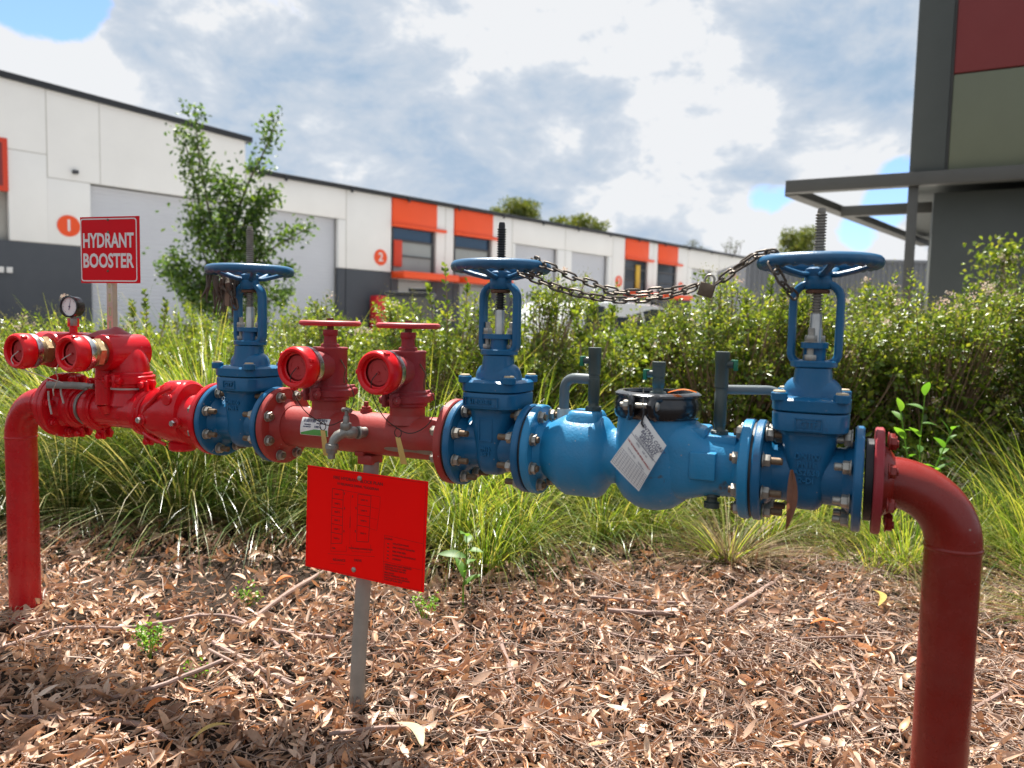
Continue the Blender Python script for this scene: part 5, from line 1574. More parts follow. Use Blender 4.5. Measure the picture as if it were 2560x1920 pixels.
# ------------------------------------------------------------------ trees
def limb(m, pts, r0, r1, seg=7):
    n = len(pts)
    m.tube(pts, [r0 + (r1 - r0) * i / (n - 1) for i in range(n)], seg)
def crown_tree(name, label, cat, base, h, clusters, leaf, L, dens, mat, trunk_r=.25, group=None, limb_from=.35):
    """trunk with a limb into every leaf cluster; clusters = (centre, radii)"""
    t = thing(name, label, cat, base, 0, group)
    m = MB()
    cs = [Vector(c) for c, r in clusters]
    top = Vector((sum(c.x for c in cs) / len(cs) * .5, sum(c.y for c in cs) / len(cs) * .5, h * .62))
    tr = [Vector((0, 0, 0)), Vector((top.x * .1 + .02, top.y * .1, h * .2)), Vector((top.x * .4 - .03, top.y * .4, h * .42)), top]
    limb(m, tr, trunk_r, trunk_r * .45, 10)
    lb = MB()
    for c in cs:
        s0 = tr[1].lerp(tr[3], random.uniform(limb_from, 1)) if len(cs) > 1 else tr[3]
        mid = s0.lerp(c, .5) + Vector((random.uniform(-.1, .1), random.uniform(-.1, .1), .08 * h * random.random()))
        limb(lb, [s0, mid, c], trunk_r * .38, trunk_r * .08, 6)
    m.build('trunk', M['bark'], t); lb.build('limbs', M['bark'], t)
    parts = []
    for c, r in clusters:
        n = int(dens * r[0] * r[1] * r[2] / (L ** 2) ** .5) if False else int(dens * (r[0] * r[1] * r[2]) ** (2 / 3) / L ** 2)
        d = rand_dir(n); rad = rng.uniform(.25, 1, n) ** .6
        wob = 1 + .30 * np.sin(d[:, 0] * 5 + c[0] * 3) * np.sin(d[:, 2] * 6 + c[2]) + .16 * np.sin(d[:, 1] * 11 + d[:, 0] * 9 + c[1])
        P = np.array(c) + d * (rad * wob)[:, None] * np.array(r)
        T = unit(d + rand_dir(n) * .9); N = unit(rand_dir(n, .9))
        parts.append(leaf_geo(P, T, N, rng.uniform(.7, 1.3, n) * L, rng.uniform(.7, 1.3, n) * L * .55))
    V, F = merge(parts)
    o = np_mesh('crown', V, F, mat, t)
    o['kind'] = 'stuff'
    return t
def cl(base, *items):
    return [(Vector((x - base[0], y - base[1], z)), r) for x, y, z, r in items]
def puff(base, x, y, z, R_, n, flat=.8, seed=0):
    q = random.Random(seed); out = []
    for k in range(n):
        a = q.uniform(0, 2 * PI); rr = R_ * q.uniform(.25, .85); zz = z + R_ * q.uniform(-.6, .55) * flat
        s_ = R_ * q.uniform(.28, .46)
        out.append((Vector((x + rr * math.cos(a) - base[0], y + rr * math.sin(a) - base[1], zz)), (s_, s_, s_ * .8)))
    return out
b0 = (-.3, 62.9, 0)
crown_tree('gum_tree', 'round yellow green tree crown rising over the warehouse roof, nearer the orange panels', 'tree', b0, 10, puff(b0, -.25, 62.9, 9.8, 2.2, 30, .85, 1), None, .22, 24, M['tree_leaf'], .3, group='trees behind the warehouse row')
b0 = (5.3, 62.9, 0)
crown_tree('gum_tree', 'wider loose tree crown over the warehouse roof above the sagging chain', 'tree', b0, 10, puff(b0, 4.5, 62.8, 9.4, 1.6, 16, .8, 2) + puff(b0, 6.3, 62.8, 9.1, 1.5, 14, .8, 3), None, .22, 20, M['tree_leaf'], .3, group='trees behind the warehouse row')
b0 = (19.4, 52.6, 0)
crown_tree('gum_tree', 'dense tree crown just left of the right gate valve spindle', 'tree', b0, 7.6, puff(b0, 19.3, 52.6, 7.3, 1.4, 18, .85, 4) + puff(b0, 19.6, 52.6, 6.2, 1.5, 12, .8, 5), None, .16, 26, M['tree_leaf'], .22, group='trees behind the warehouse row')
b0 = (17.7, 75.9, 0)
crown_tree('far_tree', 'sparse hazy tree over the far end of the warehouse roof, left one', 'tree', b0, 10, puff(b0, 17.3, 75.9, 9.5, .9, 6, .9, 6) + puff(b0, 18.6, 75.9, 9.4, .7, 4, .9, 7), None, .22, 8, M['wispy_leaf'], .2, group='trees behind the warehouse row')
b0 = (21.3, 75.9, 0)
crown_tree('far_tree', 'pair of thin tree tops over the far end of the warehouse roof, right one', 'tree', b0, 10, puff(b0, 20.9, 75.9, 9.7, .75, 5, 1, 8) + puff(b0, 22.0, 75.9, 9.6, .7, 5, 1.2, 9), None, .22, 8, M['wispy_leaf'], .2, group='trees behind the warehouse row')
b0 = (13.2, 21.5, 0)
crown_tree('far_tree', 'bit of green tree showing between the steel post and the dark office wall', 'tree', b0, 5.2, puff(b0, 13.2, 21.5, 4.5, .8, 8, 1.1, 10), None, .12, 14, M['tree_leaf'], .12)

# the sapling on the left in front of the warehouses
SB = Vector((-5.35, 14.1, 0))
SP = thing('sapling', 'loose young tree with upright limbs standing in front of the warehouse roller door', 'tree', SB)
tk_ = MB(); lb = MB()
limb(tk_, [(0, 0, 0), (.02, .0, .7), (-.02, .05, 1.5), (.03, .05, 2.2)], .075, .05, 10)
LIMBS = [[(.03, .05, 1.9), (-.35, .1, 2.8), (-.62, .15, 3.7), (-.80, .2, 4.55)], [(.0, .05, 2.1), (-.30, .1, 3.1), (-.48, .1, 4.1), (-.55, .1, 5.0)],
         [(.03, .05, 2.2), (.22, 0, 3.0), (.48, .05, 3.7), (.72, .1, 4.2), (1.0, .1, 4.85)], [(.0, .05, 1.7), (.5, -.1, 2.15), (1.05, -.1, 2.5), (1.65, -.1, 2.85)],
         [(.0, 0, 1.5), (.45, -.1, 1.75), (.9, -.15, 1.95), (1.3, -.1, 2.1)], [(-.02, .0, 1.5), (-.4, -.1, 1.75), (-.8, -.1, 1.95), (-1.12, 0, 2.05)],
         [(.03, .05, 2.1), (.10, 0, 2.8), (.05, .05, 3.4), (-.05, .1, 3.75)], [(-.02, 0, 1.2), (-.35, .1, 1.35), (-.75, .1, 1.45)], [(.03, .05, 2.2), (.3, .1, 2.8), (.62, .1, 3.25), (.9, .1, 3.5)],
         [(.02, 0, 1.3), (.3, -.1, 1.6), (.55, -.2, 2.2), (.62, -.2, 2.7)], [(-.02, .0, 1.4), (-.3, .1, 2.0), (-.5, .1, 2.6), (-.62, .1, 3.2)], [(.02, 0, 1.0), (.45, .1, 1.25), (.85, .1, 1.5), (1.15, .1, 1.7)], [(-.02, 0, 1.0), (-.3, -.1, 1.5), (-.6, -.1, 1.8), (-.95, -.1, 2.3)], [(0, 0, 1.6), (.25, .1, 2.2), (.5, .1, 2.9), (.7, .1, 3.3)]]
parts = []
for L_ in LIMBS:
    limb(lb, L_, .032, .006, 6)
    P_ = [np.array(p) for p in L_]
    tot = len(P_) - 1
    for k in range(25):
        u = .12 + .88 * (k + rng.random()) / 25
        i = min(tot - 1, int(u * tot)); f_ = u * tot - i
        c = P_[i] * (1 - f_) + P_[i + 1] * f_
        spread = .30 * (1 - .62 * u)
        side = unit(rand_dir(1, .25))[0] * spread * rng.uniform(.4, 1.2)
        n = rng.integers(16, 26)
        P = c + side + rng.normal(size=(n, 3)) * (.10 * (1.3 - .5 * u))
        parts.append(leaf_geo(P, rand_dir(n, .1), rand_dir(n, .8), rng.uniform(.07, .125, n), rng.uniform(.045, .075, n)))
P = np.array((.0, .0, 2.3)) + rng.normal(size=(750, 3)) * np.array((.42, .34, .66))
parts.append(leaf_geo(P, rand_dir(750, .1), rand_dir(750, .8), rng.uniform(.07, .12, 750), rng.uniform(.045, .07, 750)))
tk_.build('trunk', M['bark'], SP); lb.build('limbs', M['bark'], SP)
V, F = merge(parts)
np_mesh('crown', V, F, M['sap_leaf'], SP)['kind'] = 'stuff'

# ------------------------------------------------------------------ hedge of flowering shrubs
def shrub(label, cx, cy, rx, ry, h, ns=430, flowers=24, fine=46, tips=1., lean=0., leafL=.040):
    t = thing('flowering_shrub', label, 'shrub', (cx, cy, 0), 0, 'shrubs of the flowering hedge')
    parts = []; fparts = []; pparts = []
    # shoot origins through the shell of the crown
    d = rand_dir(ns); low_ = rng.random(ns) < .34; d[:, 2] = np.where(low_, -np.abs(d[:, 2]) * 1.1, np.abs(d[:, 2]) * 1.05)
    d = unit(d)
    bumpy = 1 + .16 * np.sin(d[:, 0] * 6 + cx * 5) * np.sin(d[:, 1] * 7 + cy * 3) + .10 * np.sin(d[:, 2] * 12 + cx * 7 + d[:, 0] * 5)
    rad = rng.uniform(.62, 1.0, ns) ** .55 * bumpy
    sc_ = np.sign(d) * np.abs(d) ** .8          # boxier than a ball
    C = np.stack([sc_[:, 0] * rad * rx, sc_[:, 1] * rad * ry, h * .46 + sc_[:, 2] * rad * (h * .54 - .05)], 1)
    C[:, 2] = np.maximum(C[:, 2], .04)
    nk = 16
    kc = C[rng.choice(ns, nk, replace=False)] * 1.03
    wh_ = rng.integers(0, nk, ns); g_ = rng.random(ns) < .62
    pull = kc[wh_] + rng.normal(size=(ns, 3)) * np.array((.085, .085, .07))
    C = np.where(g_[:, None], pull, C * .93); C[:, 2] = np.maximum(C[:, 2], .04)
    d = unit(C - np.array((0, 0, h * .42)))
    SD = unit(d * np.array((.95, .95, .7)) + np.array((0, 0, .45)) + rng.normal(size=(ns, 3)) * .40)
    SL = rng.uniform(.06, .13, ns) * (1 + .45 * np.maximum(0, d[:, 2]))
    A = unit(np.cross(SD, rng.normal(size=(ns, 3)))); B = np.cross(SD, A)
    K = 11
    for k in range(K):
        u = (k + .5) / K
        a = k * 2.4 + rng.uniform(0, .6, ns)
        radial = A * np.cos(a)[:, None] + B * np.sin(a)[:, None]
        T = unit(radial * (1.15 - .55 * u) + SD * (.35 + .7 * u) + rng.normal(size=(ns, 3)) * .15)
        N = unit(SD * 1.0 - radial * .5 + rng.normal(size=(ns, 3)) * .2)
        P = C + SD * (SL * (u - .35))[:, None] + radial * .006
        parts.append(leaf_geo(P, T, N, rng.uniform(.75, 1.25, ns) * leafL * (1.1 - .35 * u), rng.uniform(.8, 1.2, ns) * leafL * .52))
    # inner leaves close the crown
    n = int(ns * 3.6)
    d2 = rand_dir(n); d2[:, 2] = d2[:, 2] * .95; r2 = rng.uniform(.3, .92, n)
    P = np.stack([d2[:, 0] * r2 * rx, d2[:, 1] * r2 * ry, np.maximum(.03, h * .46 + d2[:, 2] * r2 * h * .5)], 1)
    parts.append(leaf_geo(P, rand_dir(n), rand_dir(n, .5), rng.uniform(.04, .075, n), rng.uniform(.03, .045, n)))
    V, F = merge(parts)
    o = np_mesh('foliage', V, F, M['hedge_leaf'], t, smooth=False); o['kind'] = 'stuff'
    # stems
    i = rng.choice(ns, int(ns * .75), replace=False)
    P1 = C[i] + SD[i] * (SL[i] * .5)[:, None]
    P0 = C[i] * np.array((.55, .55, .60)); P0[:, 2] *= .9
    np_mesh('branches', *sticks_geo(P0, P1, rng.uniform(.0025, .0055, len(i)), np.full(len(i), .03)), M['twig'], t)['kind'] = 'stuff'
    # spent flower stalks: froths of tiny bits
    fi = rng.choice(ns, min(ns, fine * 3), replace=False)
    for j in fi:
        n = rng.integers(22, 40)
        off = rng.normal(size=(n, 3)) * np.array((.034, .034, .030)) + np.array((0, 0, .03))
        P = C[j] + SD[j] * SL[j] * .5 + off
        fparts.append(leaf_geo(P, rand_dir(n, .5), rand_dir(n), rng.uniform(.006, .013, n), rng.uniform(.004, .008, n), .3))
    V, F = merge(fparts)
    np_mesh('spent_stalks', V, F, M['hedge_fine'], t, smooth=False)['kind'] = 'stuff'
    # blossoms near the top
    if flowers:
        wgt = np.exp(C[:, 2] / h * 3.2) * (C[:, 1] < ry * .5); wgt /= wgt.sum()
        for j in rng.choice(ns, min(flowers, ns), replace=False, p=wgt):
            n = rng.integers(14, 30)
            P = C[j] + SD[j] * SL[j] * .9 + rng.normal(size=(n, 3)) * np.array((.017, .017, .012))
            pparts.append(leaf_geo(P, rand_dir(n, .4), rand_dir(n, .6), rng.uniform(.010, .018, n), rng.uniform(.008, .013, n), .25))
        V, F = merge(pparts)
        np_mesh('blossoms', V, F, M['petal'], t, smooth=False)['kind'] = 'stuff'
    return t
HEDGE = [(-5.2, 6.4, .62, .6, 1.0, 'shrub at the far left end of the hedge, half behind tussock grass'),
         (-4.35, 6.3, .58, .6, 1.0, 'low shrub with pinkish blossom left of the pressure gauge'),
         (-3.5, 6.2, .58, .6, 1.10, 'shrub right behind the booster inlet and its sign strut'),
         (-2.75, 6.2, .55, .6, 1.12, 'shrub between the sign strut and the left gate valve'),
         (-2.0, 6.1, .52, .55, 1.02, 'low shrub behind the left gate valve'),
         (-1.3, 5.9, .56, .6, 1.20, 'rounded shrub behind the left small red hydrant valve'),
         (-.6, 5.7, .52, .6, 1.22, 'shrub with tall shoots left of the middle gate valve'),
         (.12, 5.55, .52, .6, 1.25, 'shrub right behind the middle gate valve'),
         (.8, 5.5, .55, .6, 1.23, 'shrub under the sagging chain, in front of the white car'),
         (1.48, 5.3, .52, .6, 1.38, 'tall shrub behind the padlock'),
         (2.1, 5.15, .5, .6, 1.30, 'shrub behind the right gate valve'),
         (2.75, 5.0, .54, .62, 1.42, 'shrub with many pink blossoms right of the right gate valve'),
         (3.4, 4.75, .52, .62, 1.52, 'tallest shrub with pink blossoms at the right edge'),
         (4.2, 4.7, .6, .6, 1.55, 'last shrub of the hedge, cut by the right edge')]
FL = [6, 14, 16, 6, 3, 6, 8, 5, 9, 12, 12, 40, 28, 8]
for (x, y, a, b_, h, lab), fl in zip(HEDGE, FL):
    big = abs(x) < 3.9
    shrub(lab, x, y, a, b_, h, ns=860 if big else 420, flowers=fl, fine=100 if x > .3 else 55)
# shoots that stand above the hedge
def shoots(label, cx, cy, items):
    t = thing('leafy_shoot', label, 'shoot', (cx, cy, 0))
    m = MB(); parts = []
    for (x0, y0, z0, x1, y1, z1) in items:
        p0, p1 = np.array((x0, y0, z0)), np.array((x1, y1, z1))
        m.tube([tuple(p0), tuple((p0 + p1) / 2 + np.array((.01, 0, .0))), tuple(p1)], [.006, .0045, .002], 6)
        n = 34
        u = np.sort(rng.uniform(.3, 1, n)); a = np.arange(n) * 2.4
        T = np.stack([np.cos(a) * .9, np.sin(a) * .9, .5 + .6 * u], 1)
        P = p0 + (p1 - p0) * u[:, None]
        parts.append(leaf_geo(P, T, rand_dir(n, 1.2), rng.uniform(.045, .062, n) * (1.15 - .4 * u), rng.uniform(.022, .030, n)))
    m.build('stem', M['twig'], t)
    V, F = merge(parts)
    np_mesh('leaves', V, F, M['hedge_leaf'], t, smooth=False)['kind'] = 'stuff'
shoots('cluster of leafy shoots standing above the hedge left of the middle gate valve', -.42, 5.2, [(-.03, .0, .9, -.05, 0, 1.50), (.06, .05, .9, .10, .05, 1.40), (-.12, .05, .9, -.16, 0, 1.36), (.14, 0, .9, .26, .0, 1.37)])
shoots('upright leafy shoot rising to the chain in front of the white car', .52, 5.0, [(0, 0, .9, .0, 0, 1.32), (.08, .02, .9, .13, .02, 1.23), (-.07, 0, .9, -.12, 0, 1.22)])
shoots('leafy tuft standing above the low hedge beside the hydrant sign', -2.75, 5.7, [(0, 0, .9, 0, 0, 1.30), (.1, 0, .9, .16, 0, 1.24), (-.08, 0, .9, -.1, 0, 1.22)])
shoots('shoot by the padlock above the hedge', 1.62, 4.9, [(0, 0, 1.0, .02, 0, 1.44), (.08, .02, 1.0, .12, .02, 1.38), (-.1, .02, 1.0, -.14, .02, 1.36)])
# a taller loose shrub beyond the hedge, before the office wall
t = thing('loose_shrub', 'loose pale shrub top standing before the dark office wall', 'shrub', (5.1, 8.02, 0))
parts = []; m = MB()
for k in range(26):
    a = random.uniform(0, 2 * PI); r_ = random.uniform(0, .38); z = random.uniform(1.35, 2.05) - r_ * .4
    c = np.array((r_ * math.cos(a), r_ * .8 * math.sin(a), z))
    m.tube([(0, 0, .004), (c[0] * .5, c[1] * .5, z * .6), tuple(c)], [.012, .007, .003], 5)
    n = 34
    P = c + rng.normal(size=(n, 3)) * .075
    parts.append(leaf_geo(P, rand_dir(n, .3), rand_dir(n, 1), rng.uniform(.05, .075, n), rng.uniform(.028, .04, n)))
m.build('branches', M['twig'], t)
V, F = merge(parts); np_mesh('foliage', V, F, M['hedge_leaf'], t, smooth=False)['kind'] = 'stuff'
pp = []
for k in range(12):
    c = np.array((random.uniform(-.4, .35), random.uniform(-.3, .1), random.uniform(1.45, 1.95))); n = 22
    pp.append(leaf_geo(c + rng.normal(size=(n, 3)) * .02, rand_dir(n), rand_dir(n, .6), rng.uniform(.012, .02, n), rng.uniform(.01, .015, n)))
V, F = merge(pp); np_mesh('blossoms', V, F, M['petal'], t, smooth=False)['kind'] = 'stuff'

# ------------------------------------------------------------------ grass: mat rush tussocks
def tussock(x, y, n, L, spread=.10, lean=(.05, .75), curl=(.5, 1.9), W=.0058, bias=None):
    n = int(n * 1.3)
    az = rng.uniform(0, 2 * PI, n)
    if bias is not None:
        k = rng.random(n) < .45
        az[k] = rng.normal(bias, .7, k.sum())
    r_ = spread * np.sqrt(rng.random(n))
    P = np.stack([x + r_ * np.cos(az), y + r_ * np.sin(az), np.full(n, .0)], 1)
    th0 = rng.uniform(*lean, n) ** 1.0
    th1 = th0 + rng.uniform(*curl, n)
    return blade_geo(P, az, rng.uniform(.55, 1.08, n) * L, th0, th1, rng.uniform(.7, 1.3, n) * W, 7, rng.normal(0, .35, n))
TS = []
q = random.Random(5)
for (x, y, n, L) in [(-4.6, 5.1, 260, 1.15), (-4.0, 4.9, 330, 1.2), (-3.45, 4.75, 360, 1.15), (-2.95, 5.0, 400, 1.3), (-2.5, 4.7, 520, 1.3), (-2.05, 4.85, 560, 1.42), (-1.7, 4.6, 520, 1.36), (-1.35, 4.8, 460, 1.3),
                     (-1.0, 4.45, 380, 1.1), (-.55, 4.65, 380, 1.2), (-.15, 4.35, 360, 1.1), (.2, 4.7, 300, 1.15), (.55, 4.45, 230, .85), (-3.7, 4.2, 300, .95),
                     (-.75, 3.95, 300, .85), (-.25, 3.75, 330, .85), (.12, 3.75, 220, .8), (.85, 4.5, 200, .7), (1.25, 4.45, 160, .65), (1.7, 4.3, 220, .6), (-3.1, 3.75, 170, .7), (2.1, 4.1, 200, .55), (2.55, 4.1, 200, .6), (3.0, 4.0, 260, .75), (3.4, 3.8, 260, .8), (.55, 3.95, 200, .6), (.85, 4.05, 220, .55), (1.3, 4.0, 200, .52), ]:
    fr_ = y < 4.4
    TS.append(tussock(x + q.uniform(-.08, .08), y, n, L, .15, (.1, 1.0) if fr_ else (.05, .75), (.8, 2.2) if fr_ else (.5, 1.9), bias=-PI / 2))
TS.append(tussock(-.1, 3.35, 150, .62, .12, (.1, .8), (.6, 1.8), .0045, -PI / 2))
V, F = merge(TS)
o = np_mesh('grass', V, F, M['grass'])
tag(o, 'long arching green and straw coloured mat rush grass growing in front of the hedge', 'grass', kind='stuff')
M['grass_dark'] = leaf_mat('dark mat rush blade', [(.020, .052, .010), (.035, .080, .014), (.055, .11, .018), (.10, .15, .028), (.30, .27, .12), (.48, .44, .27)], .30, (1.8, 1.7, .8), .28, spec=.6, mscale=20)
def clump(label, cat, x, y, sets, mat):
    t = thing('grass_clump', label, cat, (x, y, 0))
    V, F = merge([tussock(dx, dy, n, L, sp, ln, cu, W) for dx, dy, n, L, sp, ln, cu, W in sets])
    o = np_mesh('blades', V, F, mat, t); o['kind'] = 'stuff'
    return t
clump('big dark green arching grass mound below the left red pipes', 'grass clump', -2.05, 4.15, [(-.45, .1, 620, 1.02, .24, (.1, 1.15), (.5, 1.9), .0062), (.25, 0, 720, 1.02, .26, (.1, 1.15), (.5, 1.9), .0062), (.75, -.1, 420, .9, .2, (.15, 1.2), (.5, 1.9), .006), (-1.05, .1, 420, .95, .2, (.1, 1.1), (.5, 1.8), .006)], M['grass_dark'])
t = clump('withered brown grass clump on the litter below the backflow preventer', 'grass clump', 1.06, 3.55, [(0, 0, 240, .52, .07, (.5, 1.2), (.5, 1.3), .0045)], M['dry_grass'])
V, F = tussock(-.02, 0, 90, .5, .05, (.6, 1.25), (.1, .7), .0055, PI)
np_mesh('green_blades', V, F, M['grass'], t)['kind'] = 'stuff'
clump('straw and green grass clump left of the dark red riser', 'grass clump', 1.93, 3.62, [(0, 0, 330, .62, .16, (.2, 1.1), (.4, 1.6), .0042), (-.2, -.1, 160, .42, .15, (.4, 1.2), (.3, 1.2), .0035)], M['grass'])
clump('green grass clump right of the dark red riser', 'grass clump', 2.55, 3.55, [(0, 0, 420, .85, .16, (.1, 1.0), (.5, 1.6), .005), (.4, .3, 300, .9, .16, (.1, .9), (.5, 1.6), .005), (.2, -.5, 260, .7, .12, (.2, 1.1), (.5, 1.4), .0045)], M['grass'])
clump('yellowing grass clump at the right edge of the litter', 'grass clump', 2.22, 2.72, [(0, 0, 260, .62, .12, (.3, 1.2), (.4, 1.3), .0042), (.25, -.25, 160, .5, .1, (.3, 1.2), (.4, 1.3), .004)], M['grass'])
clump('dry straw tuft among the leaf litter at the foot of the riser', 'grass clump', 1.78, 2.95, [(0, 0, 150, .34, .14, (.4, 1.3), (.3, 1.2), .0032)], M['dry_grass'])

# ------------------------------------------------------------------ young broad-leaved plants and weeds
def big_leaf_mesh(L, W, seed):
    q = random.Random(seed); m = MB(); vs, fs = [], []
    for i in range(9):
        u = i / 8; wv = W * .5 * math.sin(PI * min(1, u * .96 + .03)) ** .75
        z = -.25 * L * u * u + .02 * L * math.sin(4 * u)
        for k in (-1, 0, 1):
            vs.append((L * u, k * wv, z + (.22 * wv if k else 0)))
    for i in range(8):
        for k in range(2):
            fs.append((i * 3 + k, i * 3 + k + 3, i * 3 + k + 4, i * 3 + k + 1))
    me = m.add(vs, fs).mesh('leaf')
    me.materials.append(M['young_leaf'])
    return me
BL = [big_leaf_mesh(.105, .040, 1), big_leaf_mesh(.085, .042, 2), big_leaf_mesh(.07, .034, 3)]
def young_plant(label, x, y, stems, seed):
    t = thing('young_plant', label, 'plant', (x, y, 0)); q = random.Random(seed)
    for st_ in stems:
        pts = [Vector(p) for p in st_]
        MB().tube(pts, [.0045, .0038, .003, .002][:len(pts)] if len(pts) <= 4 else .003, 7).build('stem', M['weed'], t)
        n = 8
        for k in range(n):
            u = .35 + .65 * k / (n - 1); i = min(len(pts) - 2, int(u * (len(pts) - 1))); f_ = u * (len(pts) - 1) - i
            p = pts[i].lerp(pts[i + 1], f_)
            o = bpy.data.objects.new('leaf', BL[(k + seed) % 3]); COL.objects.link(o); o.parent = t
            o.location = p; o.rotation_euler = (q.uniform(-.5, .5), -q.uniform(.1, 1.0) - (.3 if k > 5 else 0), k * 2.4 + q.uniform(-.4, .4))
            s_ = q.uniform(.8, 1.15) * (1 - .25 * (u - .35)); o.scale = (s_, s_, s_)
young_plant('young plant with big bright backlit leaves, right of the right gate valve', 1.95, 3.58, [[(0, 0, 0), (.01, .0, .3), (-.01, 0, .58), (.0, 0, .82)], [(0, 0, .3), (.08, .0, .5), (.14, 0, .66)], [(0, 0, .28), (-.06, 0, .5), (-.10, .02, .74)], [(.05, 0, 0), (.10, .0, .22), (.09, 0, .44)]], 3)
young_plant('small green seedling in the litter right of the block plan board', -.17, 2.85, [[(0, 0, 0), (.0, .0, .10), (.01, 0, .20), (.01, 0, .30)]], 5)
def weed(label, x, y, h, w_, n, seed):
    t = thing('weed', label, 'weed', (x, y, 0)); q = np.random.default_rng(seed)
    m = MB()
    P = []
    for k in range(7):
        a = k * .9; e_ = (math.cos(a) * w_ * .5, math.sin(a) * w_ * .5, h * q.uniform(.55, 1.))
        m.tube([(0, 0, 0), (e_[0] * .4, e_[1] * .4, e_[2] * .6), e_], [.0018, .0014, .0008], 5)
        for j in range(n):
            u = q.uniform(.45, 1.05)
            P.append((e_[0] * u + q.normal() * .012, e_[1] * u + q.normal() * .012, e_[2] * (u * .8 + .2) + q.normal() * .008))
    P = np.array(P); k = len(P)
    V, F = leaf_geo(P, rand_dir(k, .3), rand_dir(k, 1.2), q.uniform(.010, .018, k), q.uniform(.008, .014, k))
    m.build('stems', M['weed'], t); np_mesh('leaves', V, F, M['weed'], t)['kind'] = 'stuff'
weed('small bright green weed on the leaf litter right of the left riser', -1.141, 2.36, .15, .07, 20, 1)
weed('tiny green weed by a long stick in front of the left red pipe', -.991, 2.85, .08, .08, 10, 2)
weed('tiny flat green weed in the litter below the bright weed', -.95, 2.27, .04, .08, 8, 3)
weed('dark green weed beside the grey post under the board', -.30, 2.70, .12, .09, 9, 4)
weed('ferny green weed at the right edge of the hedge foot', 2.75, 3.3, .55, .35, 26, 5)

# ------------------------------------------------------------------ leaf litter
def strip_leaves(n, P, yaw, L, W, cup, bend, tilt, roll, rows=5):
    """curled dry leaves: rows x 3 vertices, cupped across and bent along"""
    u = np.linspace(0, 1, rows)[None, :, None]
    k = np.array([-1., 0., 1.])[None, None, :]
    L = L[:, None, None]; W = W[:, None, None]; cup = cup[:, None, None]; bend = bend[:, None, None]
    prof = np.sin(PI * np.clip(u * .93 + .05, 0, 1)) ** .8
    th = bend * (u - .35)
    X = np.where(np.abs(bend) > 1e-3, L * np.sin(th) / bend, L * (u - .35)) + 0 * k
    Z = L * (1 - np.cos(th)) / np.where(np.abs(bend) > 1e-3, bend, 1) + 0 * k
    hw_ = W * .5 * prof
    ca = cup * k
    Y = np.where(np.abs(cup) > 1e-3, hw_ * np.sin(ca) / np.maximum(1e-3, np.abs(cup)) * np.sign(cup), hw_ * k)
    Y = Y + .18 * W * np.sin(3 * u + yaw[:, None, None])
    Z = Z + hw_ * (1 - np.cos(ca)) / np.maximum(1e-3, np.abs(cup))
    V = np.stack(np.broadcast_arrays(X, Y, Z), -1).reshape(n, rows * 3, 3)
    def rot(V, a, i, j):
        c, s_ = np.cos(a)[:, None], np.sin(a)[:, None]
        o = V.copy(); o[..., i] = V[..., i] * c - V[..., j] * s_; o[..., j] = V[..., i] * s_ + V[..., j] * c
        return o
    V = rot(V, roll, 1, 2); V = rot(V, tilt, 0, 2); V = rot(V, yaw, 0, 1)
    V = V + P[:, None, :]
    f = np.array([[i * 3 + j, i * 3 + j + 1, i * 3 + j + 4, i * 3 + j + 3] for i in range(rows - 1) for j in range(2)])
    F = (f[None] + (np.arange(n) * rows * 3)[:, None, None]).reshape(-1, 4)
    return V.reshape(-1, 3), F
def litter_xy(n):
    out = np.zeros((0, 2))
    while len(out) < n:
        m_ = n * 2
        y = 1.25 + 3.6 * rng.random(m_) ** 1.25
        x = rng.uniform(-1, 1, m_) * (.75 * y + .35)
        bare = np.exp(-(((x + 1.15) / .5) ** 2 + ((y - 3.15) / .28) ** 2))      # darker bare soil left of the board
        keep = rng.random(m_) > bare * .75
        out = np.concatenate([out, np.stack([x, y], 1)[keep]])
    return out[:n]
def hill(x, y):
    return .012 + .016 * np.sin(x * 5.1 + 1) * np.sin(y * 4.3) + .010 * np.sin(x * 11 + y * 7)
n = 42000
xy = litter_xy(n)
small = rng.random(n)
Ls = np.where(small < .56, rng.uniform(.014, .042, n), rng.uniform(.036, .088, n))
P = np.stack([xy[:, 0], xy[:, 1], np.maximum(.004, hill(xy[:, 0], xy[:, 1]) + rng.random(n) ** 1.3 * .046)], 1)
V1_, F1_ = strip_leaves(n, P, rng.uniform(0, 2 * PI, n), Ls, Ls * rng.uniform(.17, .40, n), rng.uniform(.2, 2.4, n) * np.sign(rng.random(n) - .35), rng.normal(0, 1.7, n), rng.normal(0, .6, n), rng.normal(0, 1.05, n))
o = np_mesh('leaf_litter', V1_, F1_, M['litter'])
tag(o, 'thick litter of dry curled brown gum leaves covering the ground', 'leaf litter', kind='stuff')
n = 17000
xy = litter_xy(n)
right = rng.random(n) < np.clip(.5 + xy[:, 0] * .35, .15, 1)
xy = xy[right]; n = len(xy)
ang = rng.uniform(0, 2 * PI, n); Lt = rng.uniform(.04, .22, n) ** 1.0
z0 = hill(xy[:, 0], xy[:, 1]) + rng.uniform(.012, .048, n)
P0 = np.stack([xy[:, 0] - np.cos(ang) * Lt / 2, xy[:, 1] - np.sin(ang) * Lt / 2, np.maximum(.006, z0 + rng.normal(0, .008, n))], 1)
P1 = np.stack([xy[:, 0] + np.cos(ang) * Lt / 2, xy[:, 1] + np.sin(ang) * Lt / 2, np.maximum(.006, z0 + rng.normal(0, .008, n))], 1)
o = np_mesh('twig_litter', *sticks_geo(P0, P1, rng.uniform(.0007, .0024, n) * np.where(rng.random(n) < .06, 2.2, 1), rng.normal(0, .010, n)), M['litter_twig'])
tag(o, 'fine dry twigs and leaf stalks lying all through the leaf litter', 'twigs', kind='stuff')
n = 9000
xy = litter_xy(n)
